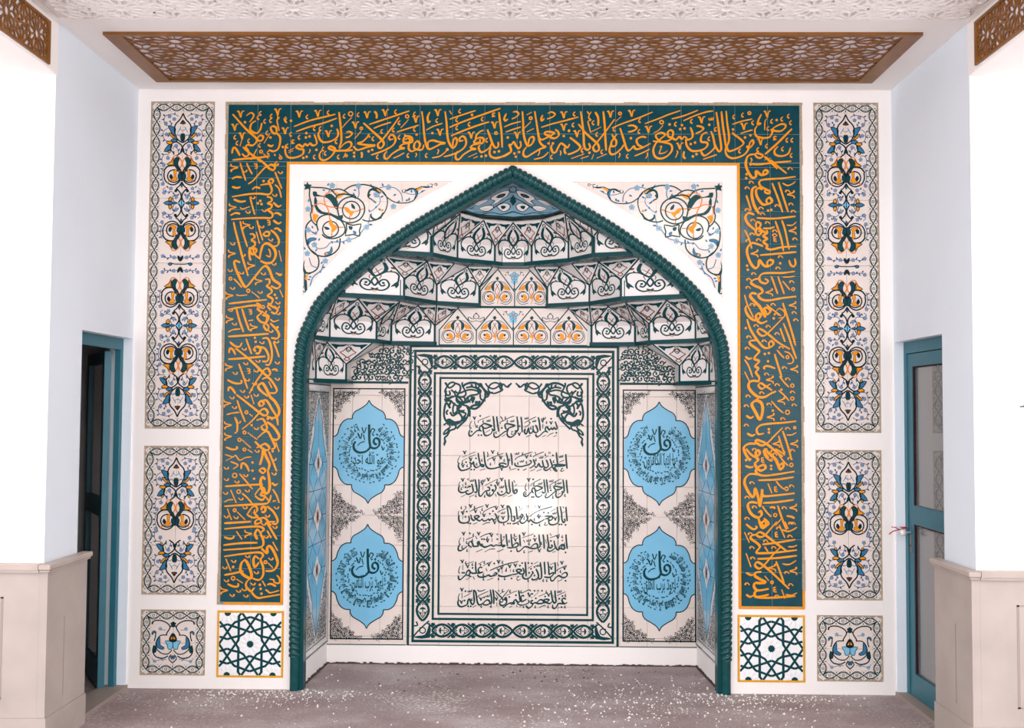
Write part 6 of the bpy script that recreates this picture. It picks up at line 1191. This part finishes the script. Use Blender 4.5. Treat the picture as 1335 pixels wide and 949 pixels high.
# =================================================================== side walls of the niche
for s, nm in ((-1, 'left'), (1, 'right')):
    fx, bx_ = s*1.268, s*XB; y0_, y1_ = YW+.045, YB
    V = [(fx, y0_, 0), (bx_, y1_, 0), (bx_, y1_, Z5), (fx, y0_, Z5), (fx+s*.1, y0_, 0), (bx_+s*.1, y1_+.05, 0), (bx_+s*.1, y1_+.05, Z5), (fx+s*.1, y0_, Z5)]
    o = mesh_obj('wall_niche_'+nm, V, [(0, 1, 2, 3), (4, 5, 6, 7), (0, 4, 7, 3), (0, 1, 5, 4)], 'plaster'); struct(o)
    t = empty('reveal_tile_panel', 'narrow tiled panel with long blue lozenge on the %s side wall of the niche' % nm, 'tile panel', (s*1.25, 6.7, .13), 'tile panels on the niche side walls')
    d = Vector((bx_-fx, y1_-y0_, 0)); Lw = d.length; d.normalize()
    nrm = Vector((-s, 0, 0)); nrm = (nrm-d*nrm.dot(d)).normalized()
    org = Vector((fx, y0_, 0))
    zr = [v for v in [Z2-.03]+[Bz(477.5)-.2*i for i in range(0, 10)] if v > .16]+[.132]
    # local frame with -Y as the tile face direction
    Mx = Matrix(((d.x*s*-1, -nrm.x, 0, 0), (d.y*s*-1, -nrm.y, 0, 0), (0, 0, 1, 0), (0, 0, 0, 1)))
    Fm = Matrix.Translation(org) @ Mx
    us = [0, .2, .4, Lw]; us = [-s*u for u in us] if s > 0 else us
    xs = sorted([(-u*s*-1*-1) for u in (0, .2, .4, Lw)]) if False else sorted([-s*u for u in (0.0, .2, .4, Lw)])
    tiles(t, xs, zr[::-1], -.006, 'cell', th=.005, gap=.0012, frame=Fm)
    fn = lambda u, v, h, org=org, d=d, nrm=nrm: tuple(org+d*u+nrm*(.006+h)+Vector((0, 0, v)))
    k = Ink(); m0, m1 = .03, Lw-.03; c = Lw/2
    rect_line(k, .012, Lw-.012, .145, Z1-.03, .010, 'dteal'); rect_line(k, .06, Lw-.06, .19, Z1-.08, .007, 'black')
    zt_, zb_ = Z1-.12, .24; w_ = Lw/2-.10; zs = zt_-.42; zq = zb_+.42
    loz = [(c, zt_), (c+w_*.45, zt_-.16), (c+w_*.5, zt_-.24), (c+w_, zs), (c+w_, zq), (c+w_*.5, zb_+.24), (c+w_*.45, zb_+.16), (c, zb_), (c-w_*.45, zb_+.16), (c-w_*.5, zb_+.24), (c-w_, zq), (c-w_, zs), (c-w_*.5, zt_-.24), (c-w_*.45, zt_-.16)]
    k.fill(loz, 'sky', 0, smooth=False); k.line(loz, .007, 'dteal', 2, smooth=False, closed=True)
    for (a, b) in ((-1, 1), (1, 1), (-1, -1), (1, -1)):
        ins = lambda u, v, a=a, b=b: (u-c)*a > 0 and .07 < u < Lw-.07 and ((zt_+.03-v) if b > 0 else (v-zb_+.03)) > -.01 and ((zt_-v) if b > 0 else (v-zb_)) < .40 and abs(u-c) > (w_+.02)*(((zt_-v) if b > 0 else (v-zb_))/.42+.10)
        lace(k, ins, .07, Lw-.07, zb_-.03 if b < 0 else zt_-.4, zb_+.4 if b < 0 else zt_+.03, .026, 'dteal', 3, .003)
    n = 5; st = (zs-zq)/ (n-1)
    for i in range(-1, n+1):
        z = zq+st*i
        k.line([(c-w_*.95, z-st/2), (c, z+st*.55)], .004, 'dteal', 2) if -1 < i < n else None
        k.line([(c+w_*.95, z-st/2), (c, z+st*.55)], .004, 'dteal', 2) if -1 < i < n else None
        if 0 <= i < n: k.line([(c-w_*.95, z+st/2), (c, z-st*.55)], .004, 'dteal', 2); k.line([(c+w_*.95, z+st/2), (c, z-st*.55)], .004, 'dteal', 2); k.line([(c-w_, z), (c+w_, z)], .004, 'dteal', 2)
        if 0 <= i < n and i % 2 == 0:
            k.fill([(c, z+st*.6), (c+w_*.22, z+st*.25), (c+w_*.45, z), (c+w_*.22, z-st*.25), (c, z-st*.6), (c-w_*.22, z-st*.25), (c-w_*.45, z), (c-w_*.22, z+st*.25)], 'cell', 3, smooth=False)
            k.fill([(c, z+.05), (c+.03, z), (c, z-.05), (c-.03, z)], 'rust', 4, smooth=False)
            for g in (1, -1): k.line([(c-w_*.22*g, z+st*.25), (c+w_*.22*g, z-st*.25)], .004, 'dteal', 4); k.line([(c+g*w_*.5, z+st*.4), (c+g*w_*.5, z-st*.4)], .004, 'dteal', 3)
    k.line([(c, zt_), (c, zs)], .004, 'dteal', 2); k.line([(c, zb_), (c, zq)], .004, 'dteal', 2)
    # upper small panel over it
    rect_line(k, .012, Lw-.012, Z1-.012, Z2-.04, .009, 'dteal')
    g = Ink(); g.add(PAL, lambda x, y: (c+x*.42, Z1+.01+y*.21)); k.add(g, lambda x, y: (x, y))
    k.build('painted_lozenge', fn, t)

# =================================================================== muqarnas vault
mq = empty('muqarnas_vault', 'tiered white tiled honeycomb vault with teal ledges filling the pointed niche head', 'vault', (0, 6.75, Z1))
def V3(p, z): return Vector((p[0], p[1], z))
def facet_edges(mb, pts, n, wd=.011):
    for a, b in zip(pts, pts[1:]): mb.bar(a, b, wd, n, .003)
CAMREF = Vector((0, 3.0, 1.6))
def nrm_of(a, b, c):
    n = (b-a).cross(c-a).normalized(); mid = (a+b+c)/3
    return n if n.dot(CAMREF-mid) > 0 else -n
def solid(name, polys, mk, parent, back=.012):
    """thin tiles: each polygon given a front and a back"""
    V = []; F = []
    for q in polys:
        n = nrm_of(q[0], q[1], q[2]); b = len(V); L = len(q)
        V += [tuple(p) for p in q]+[tuple(p-n*back) for p in q]
        F.append(tuple(range(b, b+L)))
        for i in range(L): j = (i+1) % L; F.append((b+i, b+L+i, b+L+j, b+j))
    return mesh_obj(name, V, F, mk, parent)
def cell(b0, b1, t, z, zt, mh=.108, mot=PAL, sx=1.0, mk='cell', full=True, tz=None):
    for s in (1, -1):
        B0, B1 = V3((b0[0]*s, b0[1]), z), V3((b1[0]*s, b1[1]), z); T = V3((t[0]*s, t[1]), (tz or zt)-.026)
        up = Vector((0, 0, mh)); M0, M1 = B0+up, B1+up
        o = solid('cell_tile', [[B0, B1, M1, M0], [M0, M1, T]], mk, mq)
        n1 = nrm_of(B0, B1, M1); n2 = nrm_of(M0, M1, T)
        mb = MB(); facet_edges(mb, [B0, M0], n1, .014); facet_edges(mb, [B1, M1], n1, .014)
        facet_edges(mb, [M0, T], n2, .009); facet_edges(mb, [M1, T], n2, .009); mb.build('teal_edging', 'dteal', o)
        vm = .40
        def fn(u, v, h):
            if v <= vm: return tuple(B0.lerp(B1, u+.5)+Vector((0, 0, mh*v/vm))+n1*h)
            k_ = (v-vm)/(1-vm)
            m_ = M0*(.5*(1-k_)-u)+M1*(.5*(1-k_)+u)+T*k_
            return tuple(m_+n2*h)
        mot.build('painted_palmette', fn, o, base=.0016)
def wedge(a, b, c, za, zc_, mot=DROP, mk='cell'):
    """inverted triangle: a, b at the top (height za), c the lower tip (height zc_)"""
    for s in (1, -1):
        A, B, C = V3((a[0]*s, a[1]), za-.026), V3((b[0]*s, b[1]), (za if len(b) < 3 else b[2])-.026), V3((c[0]*s, c[1]), zc_)
        o = solid('wedge_tile', [[A, B, C]], mk, mq); n = nrm_of(A, B, C)
        mb = MB(); facet_edges(mb, [A, C], n, .008); facet_edges(mb, [B, C], n, .008); mb.build('teal_edging', 'dteal', o)
        if mot: mot.build('painted_drop', lambda u, v, h: tuple(A*(v*(.5)-u)+B*(v*.5+u)+C*(1-v)+n*h), o, base=.0016)
def plainq(pts, mk='cell', name='return_tile'):
    for s in (1, -1):
        solid(name, [[Vector((p[0]*s, p[1], p[2])) for p in pts]], mk, mq)
MH = .108
# tier 1: corner pendants
cell((-1.245, 6.66), (-1.085, 6.85), (-1.19, 6.734), Z1, Z2, .10)
wedge((-1.19, 6.734), (-.905, 6.79), (-1.085, 6.85), Z2, Z1+.10)
plainq([(-1.085, 6.85, Z1), (-1.085, 7.07, Z1), (-1.085, 7.07, Z1+.10), (-1.085, 6.85, Z1+.10)])
wedge((-.905, 6.79), (-.895, 7.07), (-1.085, 6.85), Z2, Z1+.10, None); plainq([(-1.085, 6.85, Z1+.10), (-1.085, 7.07, Z1+.10), (-.895, 7.07, Z2-.026)])
wedge((-1.215, 6.45), (-1.19, 6.734), (-1.245, 6.66), Z2, Z1+.10)
# tier 2
A0, A1, B0, B1, C0, C1 = (-1.153, 6.62), (-.884, 6.815), (-.872, 6.83), (-.815, 7.0), (-.812, 7.005), (-.525, 7.045)
tL, tA, tB, tC, tD, tW = (-1.078, 6.445), (-.959, 6.527), (-.721, 6.697), (-.628, 6.932), (-.505, 6.927), (-.366, 7.068)
cell((-1.235, 6.42), A0, tL, Z2, Z3, MH); cell(A0, A1, tA, Z2, Z3, MH); cell((-.93, 6.80), B1, tB, Z2, Z3, MH*.92); cell(C0, C1, tC, Z2, Z3, MH)
wedge(tL, tA, A0, Z3, Z2+MH); wedge(tA, tB, A1, Z3, Z2+MH); wedge(tB, tC, C0, Z3, Z2+MH); wedge(tC, tD, C1, Z3, Z2+MH); wedge(tD, tW, C1, Z3, Z2+MH)
plainq([(C1[0], C1[1], Z2), (C1[0], 7.07, Z2), (C1[0], 7.07, Z2+MH), (C1[0], C1[1], Z2+MH)], 'dteal')
# tier 3
D0, D1, E0, E1, F1 = (-1.13, 6.40), (-.68, 6.58), (-.70, 6.575), (-.503, 6.896), (-.228, 7.04)
uD, uE, uX, uF, uY, uW = (-.795, 6.529), (-.553, 6.754), (-.386, 6.854), (-.307, 7.0), (-.141, 7.01), (-.097, 7.068)
cell((-1.03, 6.435), D1, uD, Z3, Z4, MH); cell(E0, E1, uE, Z3, Z4, MH*.92); cell(E1, F1, uF, Z3, Z4, MH)
plainq([(-1.3, 6.43, Z3), (-1.03, 6.435, Z3), (-1.03, 6.435, Z3+.108), (-.86, 6.50, Z4-.026), (-1.3, 6.43, Z4)])
wedge(uD, uE, D1, Z4, Z3+MH); wedge(uE, uX, E1, Z4, Z3+MH); wedge(uX, uF, E1, Z4, Z3+MH, None); wedge(uF, uY, F1, Z4, Z3+MH); wedge(uY, uW, F1, Z4, Z3+MH, None)
plainq([(F1[0], F1[1], Z3), (F1[0], 7.07, Z3), (F1[0], 7.07, Z3+MH), (F1[0], F1[1], Z3+MH)], 'dteal')
# tier 4
G1, H0, H1, I1 = (-.50, 6.54), (-.51, 6.53), (-.36, 6.77), (-.122, 6.92)
vG, vH, vI, vJ = (-.47, 6.47), (-.327, 6.50), (-.189, 6.72), (0.0, 6.80)
cell((-.80, 6.44), G1, (-.62, 6.45), Z4, Z5+.0, .10); wedge((-.62, 6.45), vG, G1, Z5, Z4+.10, None); wedge(vG, vH, G1, Z5, Z4+.10)
cell(H0, H1, vH, Z4, Z5, .10); cell(H1, I1, vI, Z4, Z5, .10); wedge(vH, vI, H1, Z5, Z4+.10); wedge(vI, vJ, I1, Z5, Z4+.10)
# middle cell, hollowed in three facets
Bs = [Vector((-.122, 6.92, Z4)), Vector((-.075, 6.965, Z4)), Vector((.075, 6.965, Z4)), Vector((.122, 6.92, Z4))]
Ms = [p+Vector((0, 0, .10)) for p in Bs]; TJ = Vector((0, 6.80, Z5-.026))
o = solid('cell_tile', [[Bs[i], Bs[i+1], Ms[i+1], Ms[i]] for i in range(3)]+[[Ms[i], Ms[i+1], TJ] for i in range(3)], 'cell', mq)
mb = MB(); nn = Vector((0, -1, -.1)); facet_edges(mb, [Ms[0], TJ], nn, .009); facet_edges(mb, [Ms[3], TJ], nn, .009); facet_edges(mb, [Bs[0], Ms[0]], nn, .012); facet_edges(mb, [Bs[3], Ms[3]], nn, .012)
for i in (1, 2): facet_edges(mb, [Bs[i], Ms[i]], nn, .004)
mb.build('teal_edging', 'dteal', o)
def fnJ(u, v, h):
    if v <= .4:
        x = u*.244; ax = abs(x); y = 6.965 if ax < .075 else 6.965-(ax-.075)/.047*.045
        return (x, y-.002-h, Z4+.10*v/.4)
    k_ = (v-.4)/.6; hw_ = .5*(1-k_)
    r = max(-1, min(1, u/hw_)) if hw_ > 1e-4 else 0; x0 = r*.122; ax = abs(x0); y = 6.965 if ax < .075 else 6.965-(ax-.075)/.047*.045
    q = Vector((x0, y, Z4+.10)).lerp(TJ, k_); return (q.x, q.y-.003-h, q.z)
PAL.build('painted_palmette', fnJ, o, base=.0016)
# ledges: teal slabs carrying each tier
def ledge(ring, z, x_in=None, th=.027):
    for s in (1, -1):
        outer = [(-1.42, 7.10), (-1.42, 6.43)]
        poly = [(x*s, y) for x, y in ring]+([(ring[-1][0]*s, 7.10)] if ring[-1][1] < 7.09 else [])+[(x*s, y) for x, y in outer]
        n = len(poly); tr = tessellate_polygon([[Vector((x, y, 0)) for x, y in poly]])
        V = [(x, y, z) for x, y in poly]+[(x, y, z-th) for x, y in poly]
        F = [tuple(q) for q in tr]+[tuple(n+i for i in q) for q in tr]+[(i, (i+1) % n, n+(i+1) % n, n+i) for i in range(n)]
        mesh_obj('teal_ledge', V, F, 'dteal', mq)
def prot(pts, d=.010):
    """ring moved a little towards the room"""
    o = []
    for i, p in enumerate(pts):
        a = pts[max(i-1, 0)]; b = pts[min(i+1, len(pts)-1)]; dx, dy = b[0]-a[0], b[1]-a[1]; l = math.hypot(dx, dy) or 1
        o.append((p[0]+dy/l*d, p[1]-dx/l*d))
    return o
ledge(prot([(-1.255, 6.63), (-1.245, 6.66), (-1.085, 6.85), (-1.083, 7.06)]), Z1)
ledge(prot([(-1.275, 6.43), (-1.235, 6.44), A0, A1, (-.87, 6.85), B1, C1, (-.523, 7.06)]), Z2)
ledge(prot([(-1.3, 6.432), (-1.03, 6.434), D1, (-.672, 6.60), E1, F1, (-.226, 7.06)]), Z3)
ledge(prot([(-1.3, 6.432), (-.80, 6.434), G1, (-.492, 6.56), H1, I1, (-.075, 6.965), (0, 6.965)]), Z4)
# flat pentagon rows on the back wall, tiers 2 and 3
def flat_row(z, zt_, x0, n, wd, first_half):
    t = solid
    w_ = wd
    for i in range(n):
        c = x0+w_*(i+.5)
        o = box('flat_tile', 'ivory', c-w_/2+.0006, c+w_/2-.0006, YB-.0062, YB+.0, z, zt_-.004, mq)
        k = Ink(); h = zt_-z-.01; mh = .40
        k.line([(c-w_/2, z+h*mh), (c, z+h)], .007, 'dteal', 1, smooth=False); k.line([(c+w_/2, z+h*mh), (c, z+h)], .007, 'dteal', 1, smooth=False)
        k.add(GILT, lambda x, y: (c+x*w_*.92, z+h*.04+y*h*.80))
        k.line([(c-w_/2+.002, z), (c-w_/2+.002, z+h*mh)], .007, 'dteal', 1, smooth=False)
        if i < n-1:
            cc = c+w_/2; mm = BLOOM if (n == 2 or i == n//2-1) else LOTUS
            if mm is BLOOM: k.add(BLOOM, lambda x, y: (cc+x*w_*.62, z+h*.44+y*h*.55))
            else: k.add(LOTUS, lambda x, y: (cc+x*w_*.5, z+h*.64+y*h*.24))
        k.build('painted_motif', onY(YB-.0062), o)
        if i == n-1: pass
    x1 = x0+w_*n
    box('teal_line', 'dteal', x0, x1, YB-.009, YB-.004, zt_-.010, zt_, mq); box('teal_line', 'dteal', x0, x1, YB-.009, YB-.004, z-.002, z+.005, mq)
flat_row(Z2-.022, Z3-.02, -.4975, 4, .249, True)
flat_row(Z3-.02, Z4-.02, -.222, 2, .229, False)
# blue cap closing the vault under the apex
def cap():
    NU, NV = 28, 10
    ringp = [(-.47, 6.44), (-.327, 6.47), (-.26, 6.62), (-.189, 6.70), (-.09, 6.73), (0, 6.775)]
    def ringat(u):
        s = abs(u); x = -.47*s
        for a, b in zip(ringp, ringp[1:]):
            if a[0] <= x <= b[0]: k_ = (x-a[0])/(b[0]-a[0]); return Vector((x*(1 if u < 0 else -1), a[1]+(b[1]-a[1])*k_, Z5-.0+.0))
        return Vector((0, 6.775, Z5))
    L = [q for q in edge if q[0] <= 0]
    def archat(u):
        x = -.47*abs(u)
        for a, b in zip(L, L[1:]):
            if a[0] <= x <= b[0]: k_ = (x-a[0])/max(b[0]-a[0], 1e-9); z = a[1]+(b[1]-a[1])*k_; break
        else: z = L[-1][1]
        return Vector((x*(1 if u < 0 else -1), YW+.04, z+.012))
    def S_(u, v):
        a, b = ringat(u), archat(u); p = a.lerp(b, v); bul = math.sin(PI*v)*.05*(1-abs(u)*.7)
        return p+Vector((0, bul*.6, bul))
    V = []; F = []
    for j in range(NV+1):
        for i in range(NU+1): V.append(tuple(S_(-1+2*i/NU, j/NV)))
    for j in range(NV):
        for i in range(NU): a = j*(NU+1)+i; F.append((a, a+1, a+NU+2, a+NU+1))
    o = mesh_obj('blue_cap', V, F, 'capblue', mq)
    k = Ink()
    def Fp(t, col, l): k.fill([(x/100, y/100) for x, y in nums(t)], col, l, n=2); k.line([(x/100, y/100) for x, y in nums(t)], .012, 'black', l+1, closed=True, n=2)
    Fp('4 60 14 66 26 62 30 50 24 40 30 30 20 34 14 42 8 46', 'cell', 1); Fp('32 52 44 60 56 56 52 44 46 36 40 42', 'cell', 1); Fp('4 24 12 30 22 24 14 12 6 16', 'cell', 1); Fp('26 26 36 30 46 24 38 14 30 16', 'cell', 1); Fp('56 44 66 50 78 44 70 30 60 30', 'cell', 1)
    Fp('10 54 18 58 22 50 14 46', 'dteal', 2); Fp('40 50 46 54 50 48 44 44', 'dteal', 2); Fp('10 22 16 24 14 17', 'dteal', 2); Fp('34 24 40 24 36 18', 'dteal', 2); Fp('64 42 70 42 66 36', 'dteal', 2)
    k.disc(.15, .52, .02, 'rust', 4); k.disc(.45, .49, .02, 'rust', 4); k.disc(.67, .40, .02, 'rust', 4)
    for t in ('0 40 12 34 24 24 36 12 52 10', '0 70 10 78 24 76 40 66 52 66', '0 12 16 6 30 10 44 4', '50 20 60 22 72 16 84 18', '22 80 30 70 44 72', '52 32 58 22 66 26'): k.line([(x/100, y/100) for x, y in nums(t)], .016, 'black', 3, n=3)
    k.fill([(0, .22), (.045, .32), (0, .46), (-.045, .32)], 'dteal', 2, False)
    k.mirror(); k.disc(0, .3, .02, 'rust', 4); k.line([(0, .52), (.05, .62), (0, .75), (-.05, .62)], .014, 'black', 3, closed=True, n=3)
    k.build('painted_lacework', lambda u, v, h: tuple(S_(max(-1, min(1, u)), v)+Vector((0, -h, -h))), o, base=.003)
    q = [S_(-1+2*i/28, 0) for i in range(29)]; mb = MB()
    for a, b in zip(q, q[1:]): mb.bar(a, b, .012, (0, -1, 0), .006)
    mb.build('teal_edging', 'dteal', o)
cap()
solid('backing_plate', [[Vector((-1.4, 6.44, Z5+.35)), Vector((1.4, 6.44, Z5+.35)), Vector((1.4, 7.1, Z5+.35)), Vector((-1.4, 7.1, Z5+.35))]], 'cell', mq)

# =================================================================== crumbs of plaster on the floor
def crumbs(name, label, mk, n, seed, rmin, rmax, where):
    r = random.Random(seed); V = []; F = []
    for i in range(n):
        x, y = where(r)
        if abs(x) > 1.25 and y > YW-.02 or abs(x) > 2.2: continue
        R_ = rmin+(rmax-rmin)*r.random()**3; b = len(V); a0 = r.random()*6
        for q in range(5): a = a0+q*1.2566; V.append((x+R_*math.cos(a)*r.uniform(.6, 1.2), y+R_*math.sin(a)*r.uniform(.6, 1.2), .0))
        V.append((x, y, R_*r.uniform(.5, 1.0)+.0015))
        F += [(b+q, b+(q+1) % 5, b+5) for q in range(5)]
    o = mesh_obj(name, V, F, mk); tag(o, label, 'debris', kind='stuff'); return o
def wh(r):
    c = r.random()
    if c < .35: return (r.gauss(.8, .5), r.gauss(6.15, .28))
    if c < .6: return (r.gauss(-1.4, .35), YW-abs(r.gauss(0, .16)))
    if c < .75: return (r.gauss(1.5, .3), YW-abs(r.gauss(0, .14)))
    return (r.uniform(-2.1, 2.1), r.uniform(5.3, 7.0))
crumbs('plaster_crumbs', 'scattered white plaster crumbs on the bare floor in front of the niche', 'chip', 2600, 3, .0015, .009, wh)
crumbs('dark_crumbs', 'sparse dark crumbs of dirt lying on the grey floor inside the niche', 'dirt', 160, 9, .002, .010, lambda r: (r.gauss(.35, .5), r.gauss(6.75, .14)))
r = random.Random(12); m = MB()
for i in range(120):
    x = -XB+2*XB*i/120; m.box(x, x+2*XB/120, YB-.018-r.random()*.006, YB-.011, 0, .004+r.random()*.010)
for s in (-1, 1):
    for i in range(30):
        a = i/30; x = s*(1.268+(XB-1.268)*a); y = YW+.05+.6*a; m.box(min(x, x-s*.012), max(x, x-s*.012), y, y+.02, 0, .003+r.random()*.012)
tag(m.build('rough_floor_edge', 'dirt'), 'ragged dark mortar line where the niche walls meet the floor', 'mortar', kind='stuff')
